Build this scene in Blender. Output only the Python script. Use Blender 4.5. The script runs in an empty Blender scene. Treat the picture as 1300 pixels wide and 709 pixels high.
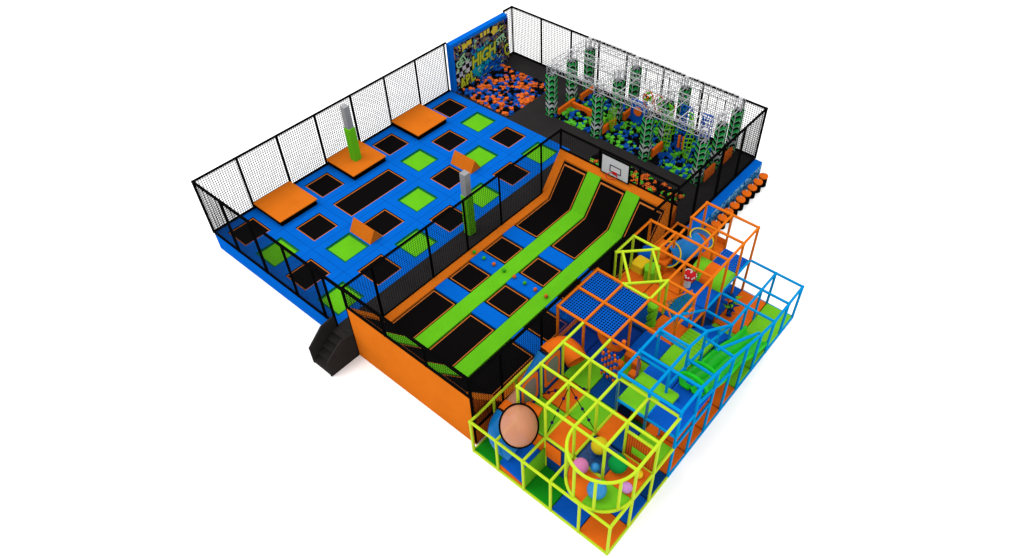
import bpy, bmesh, math, random
from mathutils import Vector, Matrix
random.seed(7)
S = 1.2                       # metres per layout unit (one soft-play bay is 1.2 m)
scn = bpy.context.scene
COL = scn.collection
PI = math.pi
# ------------------------------------------------------------------ materials
EXPO = 2.12
def lin(c):
    c /= 255.0
    return c / 12.92 if c <= 0.04045 else ((c + 0.055) / 1.055) ** 2.4
def alb(r, g, b, k=EXPO):
    return (min(lin(r) / k, .9), min(lin(g) / k, .9), min(lin(b) / k, .9), 1)
def mat(name, rgb, rough=.5, spec=.25, metal=0., var=.06, scale=3., bump=.0, bscale=20., alpha=1., trans=0.):
    m = bpy.data.materials.new(name); m.use_nodes = True
    nt = m.node_tree; N = nt.nodes; L = nt.links
    b = N['Principled BSDF']
    b.inputs['Roughness'].default_value = rough
    b.inputs['Specular IOR Level'].default_value = spec
    b.inputs['Metallic'].default_value = metal
    b.inputs['Alpha'].default_value = alpha
    b.inputs['Transmission Weight'].default_value = trans
    tc = N.new('ShaderNodeTexCoord'); nz = N.new('ShaderNodeTexNoise')
    nz.inputs['Scale'].default_value = scale; nz.inputs['Detail'].default_value = 4
    L.new(tc.outputs['Object'], nz.inputs['Vector'])
    mr = N.new('ShaderNodeMapRange'); mr.inputs[1].default_value = .3; mr.inputs[2].default_value = .7
    mr.inputs[3].default_value = 1 - var; mr.inputs[4].default_value = 1 + var
    L.new(nz.outputs['Fac'], mr.inputs[0])
    mx = N.new('ShaderNodeVectorMath'); mx.operation = 'SCALE'
    mx.inputs[0].default_value = rgb[:3]
    L.new(mr.outputs[0], mx.inputs['Scale'])
    L.new(mx.outputs[0], b.inputs['Base Color'])
    if bump > 0:
        n2 = N.new('ShaderNodeTexNoise'); n2.inputs['Scale'].default_value = bscale; n2.inputs['Detail'].default_value = 3
        L.new(tc.outputs['Object'], n2.inputs['Vector'])
        bp = N.new('ShaderNodeBump'); bp.inputs['Strength'].default_value = bump; bp.inputs['Distance'].default_value = .05
        L.new(n2.outputs['Fac'], bp.inputs['Height']); L.new(bp.outputs[0], b.inputs['Normal'])
    return m
M = {}
def vinyl(n, r, g, b, **k):
    soft = n in ('lime_vinyl', 'play_orange', 'play_blue', 'navy', 'dark_green', 'slide_green', 'yellow')
    a = dict(rough=.45, spec=.0, var=.05, scale=1.2, bump=.12, bscale=4); a.update(k)
    M[n] = mat(n, alb(r, g, b, EXPO * (.82 if soft else .97)), **a)
vinyl('blue_vinyl', 8, 112, 226); vinyl('orange_vinyl', 240, 126, 32); vinyl('green_vinyl', 112, 210, 34)
vinyl('lime_vinyl', 118, 204, 34, bump=.3, spec=.03); vinyl('play_orange', 240, 112, 28, bump=.3); vinyl('play_blue', 14, 92, 200, bump=.3)
vinyl('navy', 14, 70, 138, bump=.3); vinyl('dark_green', 26, 150, 30, bump=.3); vinyl('yellow', 246, 206, 40); vinyl('slide_green', 24, 200, 34, rough=.3, spec=.05)
vinyl('red', 214, 40, 46); vinyl('pink', 238, 140, 196, rough=.3); vinyl('lilac', 226, 160, 232, rough=.3); vinyl('sky', 24, 150, 226, rough=.3, spec=.3); vinyl('ball_green', 20, 164, 76, rough=.3)
vinyl('white_paint', 232, 232, 236); vinyl('ball_yellow', 246, 214, 40, rough=.3); vinyl('dodge_green', 70, 190, 40); vinyl('dodge_orange', 226, 110, 50)
vinyl('teal_ring', 16, 120, 84)
M['black_bed'] = mat('black_bed', alb(18, 16, 16), rough=.85, spec=.0, var=.3, scale=60)
M['black'] = mat('black', alb(12, 12, 12), rough=.6, spec=.0, var=.1)
M['net_black'] = mat('net_black', alb(22, 22, 24), rough=.8, spec=.0, var=0)
M['walk'] = mat('walk', alb(52, 50, 50), rough=.75, spec=.0, var=.10, scale=.9, bump=.1, bscale=40)
M['stair'] = mat('stair', alb(52, 49, 48), rough=.7, spec=.0, var=.08, scale=2)
M['trim_orange'] = mat('trim_orange', alb(232, 132, 60), rough=.6, spec=.0, var=.05)
M['grey_steel'] = mat('grey_steel', alb(160, 160, 162), rough=.5, spec=.3, var=.04)
M['lime_steel'] = mat('lime_steel', alb(214, 246, 46), rough=.4, spec=.03, var=.03)
M['orange_steel'] = mat('orange_steel', alb(246, 128, 30), rough=.4, spec=.0, var=.03)
M['blue_steel'] = mat('blue_steel', alb(8, 162, 238), rough=.4, spec=.0, var=.03)
M['truss_steel'] = mat('truss_steel', (.29, .29, .30, 1), rough=.4, spec=.3, metal=.2, var=.08)
M['ground_white'] = mat('ground_white', (.84, .84, .84, 1), rough=.9, spec=.1, var=.01, scale=.3)
M['glass_grey'] = mat('glass_grey', alb(128, 128, 124), rough=.35, spec=.3, var=.08)
M['dome'] = mat('dome', alb(222, 146, 106), rough=.4, spec=.3, var=.04, alpha=.9)
M['tube_blue'] = mat('tube_blue', alb(10, 130, 214), rough=.22, spec=.12, var=.06, alpha=.94)
M['net_navy'] = mat('net_navy', alb(26, 70, 170), rough=.7, spec=.0, var=.15, scale=10)
M['net_teal'] = mat('net_teal', alb(34, 130, 120), rough=.7, spec=.0, var=.25, scale=12)
M['net_blue'] = mat('net_blue', alb(14, 100, 210), rough=.6, spec=.0, var=.08, scale=8)
M['purple'] = mat('purple', alb(50, 24, 90), rough=.6, spec=.0, var=.1)

def nodes_mat(name, rough=.5, spec=.2):
    m = bpy.data.materials.new(name); m.use_nodes = True
    nt = m.node_tree; b = nt.nodes['Principled BSDF']
    b.inputs['Roughness'].default_value = rough; b.inputs['Specular IOR Level'].default_value = 0
    return m, nt.nodes, nt.links, b
def math_n(N, L, op, a, b=None):
    n = N.new('ShaderNodeMath'); n.operation = op
    for i, v in enumerate((a, b)):
        if v is None: continue
        if isinstance(v, (int, float)): n.inputs[i].default_value = v
        else: L.new(v, n.inputs[i])
    return n.outputs[0]
def mixc(N, L, f, a, b):
    n = N.new('ShaderNodeMix'); n.data_type = 'RGBA'
    L.new(f, n.inputs[0])
    for i, v in ((6, a), (7, b)):
        if isinstance(v, tuple): n.inputs[i].default_value = v
        else: L.new(v, n.inputs[i])
    return n.outputs[2]
# chevron padding of the ninja towers: green arrow heads on black, a white run halfway up
m, N, L, b = nodes_mat('chevron_pad', .5, .2)
tc = N.new('ShaderNodeTexCoord'); sp = N.new('ShaderNodeSeparateXYZ'); L.new(tc.outputs['Object'], sp.inputs[0])
ax = math_n(N, L, 'ABSOLUTE', sp.outputs[0]); ay = math_n(N, L, 'ABSOLUTE', sp.outputs[1])
u = math_n(N, L, 'MINIMUM', ax, ay)
t = math_n(N, L, 'SUBTRACT', math_n(N, L, 'MULTIPLY', sp.outputs[2], 1 / .34), math_n(N, L, 'MULTIPLY', u, 1 / .34))
fr = math_n(N, L, 'FRACT', t)
g = math_n(N, L, 'LESS_THAN', fr, .56)
zb = math_n(N, L, 'LESS_THAN', math_n(N, L, 'ABSOLUTE', math_n(N, L, 'SUBTRACT', sp.outputs[2], 1.28)), .27)
c1 = mixc(N, L, zb, alb(36, 178, 78), alb(214, 214, 220))
spine = math_n(N, L, 'LESS_THAN', u, .022)
hl = math_n(N, L, 'LESS_THAN', fr, .12)
c1 = mixc(N, L, hl, c1, alb(150, 214, 170))
c2 = mixc(N, L, g, alb(10, 22, 14), c1)
L.new(mixc(N, L, spine, c2, alb(190, 196, 200)), b.inputs['Base Color'])
M['chevron_pad'] = m
# graffiti background: brick courses under sprayed patches
m, N, L, b = nodes_mat('graffiti', .6, .2)
tc = N.new('ShaderNodeTexCoord'); sp = N.new('ShaderNodeSeparateXYZ'); L.new(tc.outputs['Object'], sp.inputs[0])
cb = N.new('ShaderNodeCombineXYZ'); L.new(sp.outputs[1], cb.inputs[0]); L.new(sp.outputs[2], cb.inputs[1])
vo = N.new('ShaderNodeTexVoronoi'); vo.inputs['Scale'].default_value = 6.5; L.new(cb.outputs[0], vo.inputs['Vector'])
rp = N.new('ShaderNodeValToRGB'); rp.color_ramp.interpolation = 'CONSTANT'
cols = [(0, alb(84, 84, 92)), (.2, alb(14, 14, 18)), (.42, alb(92, 88, 96)), (.55, alb(44, 52, 150)), (.66, alb(20, 20, 24)), (.78, alb(120, 110, 104)), (.9, alb(176, 120, 84))]
rp.color_ramp.elements[0].color = cols[0][1]; rp.color_ramp.elements[1].position = cols[1][0]; rp.color_ramp.elements[1].color = cols[1][1]
for p_, c_ in cols[2:]:
    e = rp.color_ramp.elements.new(p_); e.color = c_
sv = N.new('ShaderNodeSeparateXYZ'); L.new(vo.outputs['Color'], sv.inputs[0]); L.new(sv.outputs[0], rp.inputs[0])
nz = N.new('ShaderNodeTexNoise'); nz.inputs['Scale'].default_value = .9; nz.inputs['Detail'].default_value = 5; L.new(cb.outputs[0], nz.inputs['Vector'])
# teal spray concentrated round a spot low in the middle of the wall
d1 = N.new('ShaderNodeVectorMath'); d1.operation = 'DISTANCE'; L.new(cb.outputs[0], d1.inputs[0]); d1.inputs[1].default_value = (.05, 1.25, 0)
n9 = N.new('ShaderNodeTexNoise'); n9.inputs['Scale'].default_value = 4.2; n9.inputs['Detail'].default_value = 3; L.new(cb.outputs[0], n9.inputs['Vector'])
sc = math_n(N, L, 'ADD', d1.outputs['Value'], math_n(N, L, 'MULTIPLY', n9.outputs['Fac'], 2.6))
cy = mixc(N, L, math_n(N, L, 'LESS_THAN', sc, 2.25), rp.outputs[0], alb(16, 168, 196))
# white chequer at the near end
ck = N.new('ShaderNodeTexChecker'); ck.inputs['Scale'].default_value = 3.6; L.new(cb.outputs[0], ck.inputs['Vector'])
ck.inputs[1].default_value = alb(214, 208, 214); ck.inputs[2].default_value = alb(16, 14, 16)
d2 = N.new('ShaderNodeVectorMath'); d2.operation = 'DISTANCE'; L.new(cb.outputs[0], d2.inputs[0]); d2.inputs[1].default_value = (-1.55, 1.25, 0)
wf = math_n(N, L, 'LESS_THAN', math_n(N, L, 'ADD', d2.outputs['Value'], math_n(N, L, 'MULTIPLY', nz.outputs['Fac'], .8)), 1.05)
d3 = N.new('ShaderNodeVectorMath'); d3.operation = 'DISTANCE'; L.new(cb.outputs[0], d3.inputs[0]); d3.inputs[1].default_value = (.7, .2, 0)
bf = math_n(N, L, 'LESS_THAN', math_n(N, L, 'ADD', d3.outputs['Value'], math_n(N, L, 'MULTIPLY', n9.outputs['Fac'], 2.0)), 1.9)
cy = mixc(N, L, bf, cy, alb(10, 92, 200))
L.new(mixc(N, L, wf, cy, ck.outputs[0]), b.inputs['Base Color'])
M['graffiti'] = m
# wave drawing on the blue wall
m, N, L, b = nodes_mat('wave_art', .5, .2)
tc = N.new('ShaderNodeTexCoord'); mp = N.new('ShaderNodeMapping'); mp.inputs['Scale'].default_value = (1, .8, 2.2)
L.new(tc.outputs['Object'], mp.inputs[0])
nz = N.new('ShaderNodeTexNoise'); nz.inputs['Scale'].default_value = 2.3; nz.inputs['Detail'].default_value = 6; nz.inputs['Distortion'].default_value = 2.2
L.new(mp.outputs[0], nz.inputs['Vector'])
rp = N.new('ShaderNodeValToRGB'); cr = rp.color_ramp
cr.elements[0].position = .3; cr.elements[0].color = alb(4, 36, 96); cr.elements[1].position = .47; cr.elements[1].color = alb(16, 104, 180)
for p_, c_ in ((.53, (40, 150, 210)), (.57, (190, 236, 250)), (.62, (20, 110, 190)), (.75, (8, 70, 150))):
    e = cr.elements.new(p_); e.color = alb(*c_)
L.new(nz.outputs['Fac'], rp.inputs[0]); L.new(rp.outputs[0], b.inputs['Base Color'])
M['wave_art'] = m
# slatted orange
m, N, L, b = nodes_mat('orange_slats', .5, .2)
tc = N.new('ShaderNodeTexCoord'); sp = N.new('ShaderNodeSeparateXYZ'); L.new(tc.outputs['Object'], sp.inputs[0])
f = math_n(N, L, 'LESS_THAN', math_n(N, L, 'FRACT', math_n(N, L, 'MULTIPLY', math_n(N, L, 'ADD', sp.outputs[0], sp.outputs[1]), 11)), .2)
L.new(mixc(N, L, f, alb(226, 104, 30), alb(120, 50, 20)), b.inputs['Base Color'])
M['orange_slats'] = m

# ------------------------------------------------------------------ mesh helpers
class MB:
    def __init__(s): s.v = []; s.f = []; s.mi = []; s.sm = []
    def face(s, pts, mi=0, sm=False):
        k = len(s.v); s.v += [tuple(p) for p in pts]; s.f.append(list(range(k, k + len(pts)))); s.mi.append(mi); s.sm.append(sm)
    def mesh(s, V, F, mi=0, sm=False):
        k = len(s.v); s.v += [tuple(p) for p in V]
        for f in F: s.f.append([k + i for i in f]); s.mi.append(mi); s.sm.append(sm)
        return s
    def box(s, x0, x1, y0, y1, z0, z1, mi=0, top=None):
        V = [(x, y, z) for z in (z0, z1) for x, y in ((x0, y0), (x1, y0), (x1, y1), (x0, y1))]
        return s.hexa(V, mi, top)
    def hexa(s, V, mi=0, top=None):
        s.mesh(V, [(3, 2, 1, 0)], mi); s.mesh(V, [(4, 5, 6, 7)], mi if top is None else top)
        return s.mesh(V, [(0, 1, 5, 4), (1, 2, 6, 5), (2, 3, 7, 6), (3, 0, 4, 7)], mi)
    def cbox(s, x0, x1, y0, y1, z0, z1, c=.03, mi=0):   # box with chamfered top and upright edges
        c = min(c, (x1 - x0) / 3, (y1 - y0) / 3, (z1 - z0) / 1.5)
        def ring(a, z): return [(x0 + a + c, y0 + a, z), (x1 - a - c, y0 + a, z), (x1 - a, y0 + a + c, z), (x1 - a, y1 - a - c, z), (x1 - a - c, y1 - a, z), (x0 + a + c, y1 - a, z), (x0 + a, y1 - a - c, z), (x0 + a, y0 + a + c, z)]
        V = ring(0, z0) + ring(0, z1 - c) + ring(c * .3, z1 - c * .3) + ring(c, z1)
        F = [tuple(range(7, -1, -1)), tuple(range(24, 32))]
        for q in range(3):
            for i in range(8):
                j = (i + 1) % 8; F.append((q * 8 + i, q * 8 + j, q * 8 + 8 + j, q * 8 + 8 + i))
        return s.mesh(V, F, mi)
    def tube(s, pts, r, n=8, mi=0, closed=False, caps=True, sm=True):
        pts = [Vector(p) for p in pts]; rings = []
        K = len(pts)
        rr = r if isinstance(r, (list, tuple)) else [r] * K
        up = None
        for i, p in enumerate(pts):
            a = pts[i - 1] if i > 0 or closed else p; b_ = pts[(i + 1) % K] if i < K - 1 or closed else p
            d = (b_ - a).normalized()
            if up is None:
                up = Vector((0, 0, 1)) if abs(d.z) < .9 else Vector((1, 0, 0))
            x = d.cross(up).normalized(); up = x.cross(d).normalized()
            rings.append([p + rr[i] * (math.cos(2 * PI * k / n) * x + math.sin(2 * PI * k / n) * up) for k in range(n)])
        V = [q for r_ in rings for q in r_]; F = []
        for i in range(K if closed else K - 1):
            j = (i + 1) % K
            for k in range(n):
                l = (k + 1) % n; F.append((i * n + k, i * n + l, j * n + l, j * n + k))
        s.mesh(V, F, mi, sm)
        if caps and not closed:
            s.mesh(V[:n], [tuple(range(n - 1, -1, -1))], mi); s.mesh(V[-n:], [tuple(range(n))], mi)
        return s
    def bar(s, a, b, w, mi=0):    # square bar
        return s.tube([a, b], w * .7071, 4, mi, sm=False)
    def sphere(s, c, r, nu=20, nv=12, mi=0, sz=1.):
        V = [(c[0], c[1], c[2] + r * sz)]; F = []
        for i in range(1, nv):
            t = PI * i / nv
            for k in range(nu): V.append((c[0] + r * math.sin(t) * math.cos(2 * PI * k / nu), c[1] + r * math.sin(t) * math.sin(2 * PI * k / nu), c[2] + r * sz * math.cos(t)))
        V.append((c[0], c[1], c[2] - r * sz)); e = len(V) - 1
        for k in range(nu):
            l = (k + 1) % nu; F.append((0, 1 + k, 1 + l)); F.append((e, 1 + (nv - 2) * nu + l, 1 + (nv - 2) * nu + k))
            for i in range(nv - 2): F.append((1 + i * nu + k, 1 + (i + 1) * nu + k, 1 + (i + 1) * nu + l, 1 + i * nu + l))
        return s.mesh(V, F, mi, True)
    def cyl(s, x, y, z0, z1, r, n=24, mi=0, top=None):
        R = [(x + r * math.cos(2 * PI * k / n), y + r * math.sin(2 * PI * k / n)) for k in range(n)]
        V = [(a, b_, z0) for a, b_ in R] + [(a, b_, z1) for a, b_ in R]
        s.mesh(V, [(k, (k + 1) % n, n + (k + 1) % n, n + k) for k in range(n)], mi, True)
        s.mesh(V[n:], [tuple(range(n))], mi if top is None else top); s.mesh(V[:n], [tuple(range(n - 1, -1, -1))], mi)
        return s
    def build(s, name, mats, parent=None, origin=None):
        if not isinstance(mats, (list, tuple)): mats = [mats]
        V = [Vector(v) * S for v in s.v]
        if parent is not None: o0 = parent_world(parent)
        elif origin is not None: o0 = Vector(origin) * S
        else:
            o0 = Vector(((min(v.x for v in V) + max(v.x for v in V)) / 2, (min(v.y for v in V) + max(v.y for v in V)) / 2, min(v.z for v in V)))
        me = bpy.data.meshes.new(name)
        me.from_pydata([v - o0 for v in V], [], s.f)
        for k in mats: me.materials.append(M[k])
        me.polygons.foreach_set('material_index', s.mi); me.polygons.foreach_set('use_smooth', s.sm)
        me.update(); me.validate()
        o = bpy.data.objects.new(name, me); COL.objects.link(o)
        if parent is not None: o.parent = parent
        else: o.location = o0
        return o
def parent_world(p):
    w = Vector((0, 0, 0))
    while p is not None: w += p.location; p = p.parent
    return w
def tag(o, label=None, cat=None, group=None, kind=None):
    if label: o['label'] = label
    if cat: o['category'] = cat
    if group: o['group'] = group
    if kind: o['kind'] = kind
    return o
def thing(name, loc, label, cat, group=None):
    o = bpy.data.objects.new(name, None); COL.objects.link(o); o.empty_display_size = .2
    o.location = Vector(loc) * S
    return tag(o, label, cat, group)
KIDS = {}
def copy_tree(o, parent=None):
    c = o.copy(); COL.objects.link(c)
    if parent is not None: c.parent = parent
    for ch in list(o.children): copy_tree(ch, c)
    return c
def slab_holes(mb, x0, x1, y0, y1, z, holes, depth, mi=0, mw=1):
    xs = sorted({x0, x1, *[h[0] for h in holes], *[h[1] for h in holes]}); ys = sorted({y0, y1, *[h[2] for h in holes], *[h[3] for h in holes]})
    inh = lambda x, y: any(h[0] < x < h[1] and h[2] < y < h[3] for h in holes)
    for a, b_ in zip(xs, xs[1:]):
        for c, d in zip(ys, ys[1:]):
            if not inh((a + b_) / 2, (c + d) / 2): mb.face([(a, c, z), (b_, c, z), (b_, d, z), (a, d, z)], mi)
    for h in holes:
        a, b_, c, d = h; q = z - depth
        mb.face([(a, c, z), (a, d, z), (a, d, q), (a, c, q)], mw); mb.face([(b_, d, z), (b_, c, z), (b_, c, q), (b_, d, q)], mw)
        mb.face([(b_, c, z), (a, c, z), (a, c, q), (b_, c, q)], mw); mb.face([(a, d, z), (b_, d, z), (b_, d, q), (a, d, q)], mw)
        mb.face([(a, c, q), (b_, c, q), (b_, d, q), (a, d, q)], mw)

# ------------------------------------------------------------------ ground
tag(MB().box(-220, 220, -220, 220, -.5, 0).build('ground', 'ground_white', origin=(0, 0, 0)), 'plain white floor under the whole play park', 'floor', kind='structure')

# ------------------------------------------------------------------ hall base
D = .84
CX = [-12.67, -10.9, -9.12, -7.32]; RY = [1.08, 2.87, 4.66, 6.44, 8.22, 10.02, 11.81]; HS = .575
kind = {}
for c in range(4):
    for r in range(7):
        if c == 0: kind[c, r] = 'P' if r in (1, 3, 5) else 'B'
        elif c == 1: kind[c, r] = {0: 'G', 1: 'B', 2: 'L', 3: None, 4: 'G', 5: 'B', 6: 'G'}[r]
        elif c == 2: kind[c, r] = 'B' if r % 2 == 0 else 'G'
        else: kind[c, r] = 'G' if r % 2 == 0 else 'B'
holes = []
for (c, r), k in kind.items():
    if k in ('B', 'G'): holes.append((CX[c] - HS, CX[c] + HS, RY[r] - HS, RY[r] + HS))
    if k == 'L': holes.append((CX[c] - HS, CX[c] + HS, RY[2] - HS, RY[3] + HS))
mb = MB(); x0, x1, y0, y1 = -13.66, -6.45, .2, 12.82
slab_holes(mb, x0, x1, y0, y1, D, holes, .09)
mb.face([(x0, y0, 0), (x1, y0, 0), (x1, y0, D), (x0, y0, D)]); mb.face([(x0, y1, 0), (x0, y0, 0), (x0, y0, D), (x0, y1, D)])
mb.face([(x1, y0, 0), (x1, y1, 0), (x1, y1, D), (x1, y0, D)]); mb.face([(x1, y1, 0), (x0, y1, 0), (x0, y1, D), (x1, y1, D)])
mb.face([(x0, y1, 0), (x1, y1, 0), (x1, y0, 0), (x0, y0, 0)])
deck = thing('padded_deck', (-10.05, 6.5, 0), 'big raised bright blue padded deck holding the grid of small trampolines', 'deck')
mb.build('deck_pad', ['blue_vinyl', 'black'], deck)
# seams between the pads
sm_ = MB()
for c in range(3):
    x = (CX[c] + CX[c + 1]) / 2; sm_.box(x - .006, x + .006, y0 + .01, y1 - .01, D - .01, D + .003)
for r in range(6):
    y = (RY[r] + RY[r + 1]) / 2
    if r == 2:
        sm_.box(x0 + .01, CX[1] - HS - .02, y - .006, y + .006, D - .01, D + .0035); sm_.box(CX[1] + HS + .02, x1 - .01, y - .006, y + .006, D - .01, D + .0035)
    else: sm_.box(x0 + .01, x1 - .01, y - .006, y + .006, D - .01, D + .0035)
M['seam_blue'] = mat('seam_blue', alb(6, 84, 180), rough=.5, spec=0)
sm_.build('pad_seam', 'seam_blue', deck)

def make_tramp(kind_, ly):
    root = thing('trampoline', (0, 0, D), 'x', 'trampoline')
    hx = .575; hy = ly / 2; zb = D - .05
    bed = MB(); bed.box(-hx + .002, hx - .002, -hy + .002, hy - .002, zb - .03, zb)
    bed.build('bed', 'black_bed' if kind_ == 'B' else 'green_vinyl', root)
    tr = MB(); a = .55 if kind_ == 'B' else .535; w = .032; q = a - w; ay_ = hy - (hx - a); qy = ay_ - w
    for bx in ((-a, a, -ay_, -qy), (-a, a, qy, ay_), (-a, -q, -qy, qy), (q, a, -qy, qy)): tr.box(*bx, zb - .01, zb + .02)
    tr.build('trim', 'trim_orange' if kind_ == 'B' else 'teal_ring', root)
    if kind_ == 'G':
        t2 = MB(); a, ay_ = .574, hy - .001; q = a - .016; qy = ay_ - .016
        for bx in ((-a, a, -ay_, -qy), (-a, a, qy, ay_), (-a, -q, -qy, qy), (q, a, -qy, qy)): t2.box(*bx, zb - .01, D + .008)
        t2.build('edge_band', 'teal_ring', root)
    return root
colname = ['by the far left net', 'two columns from the left net', 'three columns from the left net', 'beside the dark walkway']
rowname = ['nearest the front net', 'second from the front net', 'third from the front net', 'in the middle row', 'third from the back edge', 'second from the back edge', 'nearest the back edge']
protoB = protoG = None
for (c, r), k in sorted(kind.items()):
    if k == 'B' or k == 'G':
        src = protoB if k == 'B' else protoG
        if src is None:
            o = make_tramp(k, 1.15)
            if k == 'B': protoB = o
            else: protoG = o
        else: o = copy_tree(src)
        o.location = Vector((CX[c], RY[r], D)) * S
        tag(o, ('black trampoline ' if k == 'B' else 'green trampoline ') + colname[c] + ', ' + rowname[r], 'trampoline',
            'small black trampolines in the blue deck' if k == 'B' else 'green trampolines in the blue deck')
    elif k == 'L':
        o = make_tramp('B', RY[3] - RY[2] + 1.15); o.name = 'long_trampoline'; o.location = Vector((CX[c], (RY[2] + RY[3]) / 2, D)) * S
        tag(o, 'long rectangular black trampoline in the blue deck, next to the green post platform', 'trampoline')
# raised orange platforms
for r, d in ((1, 'nearest the front corner'), (3, 'with the green and grey post standing on it'), (5, 'nearest the graffiti wall')):
    y = RY[r]; t = thing('raised_platform', (-12.76, y, D), 'orange topped jump platform with black sides, ' + d, 'platform', 'orange jump platforms along the left net')
    MB().box(-13.6, -11.92, y - .84, y + .84, D + .002, 1.078).build('side_skirt', 'black', t)
    MB().cbox(-13.63, -11.88, y - .88, y + .88, 1.08, 1.12, .015).build('top_pad', 'orange_vinyl', t)
def column(x, y, z0, label):
    t = thing('padded_column', (x, y, z0), label, 'column', 'square columns with green padding')
    MB().cbox(x - .17, x + .17, y - .17, y + .17, z0, 2.68, .02).build('green_padding', 'green_vinyl', t)
    MB().box(x - .13, x + .13, y - .13, y + .13, 2.681, 3.68).build('steel_core', 'grey_steel', t)
column(-12.7, 6.4, 1.121, 'square post with green padding and bare grey top on the middle orange platform')
column(-6.17, 6.38, D + .001, 'square post with green padding and bare grey top standing on the dark walkway')
for y, d in ((3.8, 'nearer the stairs'), (9.2, 'nearer the graffiti wall')):
    mb = MB(); x0, x1 = -9.72, -8.56; V = [(x0, y - .3, D + .003), (x0, y + .3, D + .003), (x0, y, 1.36), (x1, y - .3, D + .003), (x1, y + .3, D + .003), (x1, y, 1.36)]
    mb.mesh(V, [(0, 2, 1), (3, 4, 5), (0, 3, 5, 2), (4, 1, 2, 5), (1, 4, 3, 0)])
    tag(mb.build('foam_wedge', 'orange_vinyl'), 'orange triangular foam ridge lying across the blue deck, ' + d, 'foam ridge', 'orange foam ridges on the blue deck')

# walkways with foam pits sunk in them
PW = (-13.28, -10.1, 12.95, 16.12); PN = (-8.55, -1.3, 14.28, 17.05); PB = (-5.38, -1.04, 12.2, 13.45)
mb = MB(); z = D
slab_holes(mb, -13.66, -.06, 12.823, 17.33, z, [PW, PN, (PB[0], PB[1], 12.9, PB[3])], .5, 0, 1)
slab_holes(mb, -6.447, -5.56, .2, 12.823, z, [], .5)
mb.face([(-5.56, 11.0, z), (-5.38, 11.0, z), (-5.38, 12.823, z), (-5.56, 12.823, z)])
mb.face([(-1.04, 11.0, z), (-.06, 11.0, z), (-.06, 12.823, z), (-1.04, 12.823, z)])
mb.face([(-5.38, 11.0, z - .5), (-1.04, 11.0, z - .5), (-1.04, 12.9, z - .5), (-5.38, 12.9, z - .5)], 1)
for p in (((-13.66, 17.33), (-.06, 17.33)), ((-.06, 17.33), (-.06, 11.0)), ((-13.66, 12.82), (-13.66, 17.33)), ((-6.447, .2), (-5.56, .2))):
    (a, c), (b_, d) = p; mb.face([(a, c, 0), (b_, d, 0), (b_, d, z), (a, c, z)])
tag(mb.build('walkway', ['walk', 'black'], origin=(-6, 8, 0)), 'dark grey raised walkway round the trampolines and foam pits', 'walkway', kind='structure')

# foam cubes
cubes = []
def fill(P, cols, hump, step=.136):
    x = P[0] + .07
    while x < P[1] - .05:
        y = P[2] + .07
        while y < P[3] - .05:
            if not any(abs(x - tx) < .2 and abs(y - ty) < .2 for tx in TX for ty in TY):
                for lay in range(2):
                    if lay == 1 and random.random() < .5: continue
                    cx_ = x + random.uniform(-.06, .06); cy_ = y + random.uniform(-.06, .06)
                    w = math.sin(cx_ * 2.3) * math.sin(cy_ * 2.9 + 1)
                    pr = random.random() + .22 * w
                    cc = cols[0] if pr < .34 else cols[1] if pr < .66 else cols[2]
                    
                    cubes.append((min(max(cx_, P[0] + .07), P[1] - .07), min(max(cy_, P[2] + .07), P[3] - .07), D - .1 + .09 * lay + random.uniform(-.04, .04) + hump, cc, P))
            y += step
        x += step
TX = [-8.74, -6.2, -3.68, -1.15]; TY = [14.35, 15.8, 17.1]
for n, c in (('foam_orange', (236, 112, 44)), ('foam_blue', (22, 84, 178)), ('foam_black', (16, 16, 20)), ('foam_green', (92, 196, 52))):
    M[n] = mat(n, alb(*c, k=1.8), rough=.9, spec=.0, var=.08, scale=8)
fill(PW, ('foam_orange', 'foam_blue', 'foam_black'), 0)
fill(PN, ('foam_green', 'foam_blue', 'foam_black'), 0)
fill((PB[0], PB[1], PB[2], PB[3]), ('foam_green', 'foam_orange', 'foam_black'), 0)
cam_loc = Vector((9.40056, -7.81456, 20.27301))
cubes.sort(key=lambda c: (Vector(c[:3]) - cam_loc).length + (3 if c[3] == 'foam_black' else 0))
a = .082; CV = [Vector((x, y, z)) for z in (-a, a) for x, y in ((-a, -a), (a, -a), (a, a), (-a, a))]
CF = [(3, 2, 1, 0), (4, 5, 6, 7), (0, 1, 5, 4), (1, 2, 6, 5), (2, 3, 7, 6), (3, 0, 4, 7)]
fmat = ['foam_orange', 'foam_blue', 'foam_black', 'foam_green']; cme = {}
for f in fmat:
    me = bpy.data.meshes.new('foam_cube'); me.from_pydata([v * S for v in CV], [], CF); me.materials.append(M[f]); cme[f] = me
rest = MB(); cn = 0
pitname = {PW: 'the pit under the graffiti wall', PN: 'the pit below the silver truss rig', (PB[0], PB[1], PB[2], PB[3]): 'the narrow pit behind the basketball board'}
for c in cubes:
    R = Matrix.Rotation(random.uniform(0, PI), 4, 'Z') @ Matrix.Rotation(random.uniform(-.25, .25), 4, 'X') @ Matrix.Rotation(random.uniform(-.25, .25), 4, 'Y')
    if cn < 300:
        o = bpy.data.objects.new('foam_cube', cme[c[3]]); COL.objects.link(o); o.matrix_world = Matrix.Translation(Vector(c[:3]) * S) @ R
        tag(o, c[3][5:] + ' foam cube heaped loosely in ' + pitname[c[4]], 'foam cube', c[3][5:] + ' foam cubes in ' + pitname[c[4]]); cn += 1
    else: rest.mesh([Vector(c[:3]) + R @ v for v in CV], CF, fmat.index(c[3]))
tag(rest.build('foam_cubes', fmat, origin=(-6, 14.5, D)), 'loose orange, blue, green and black foam cubes filling the pits', 'foam cubes', kind='stuff')

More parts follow.
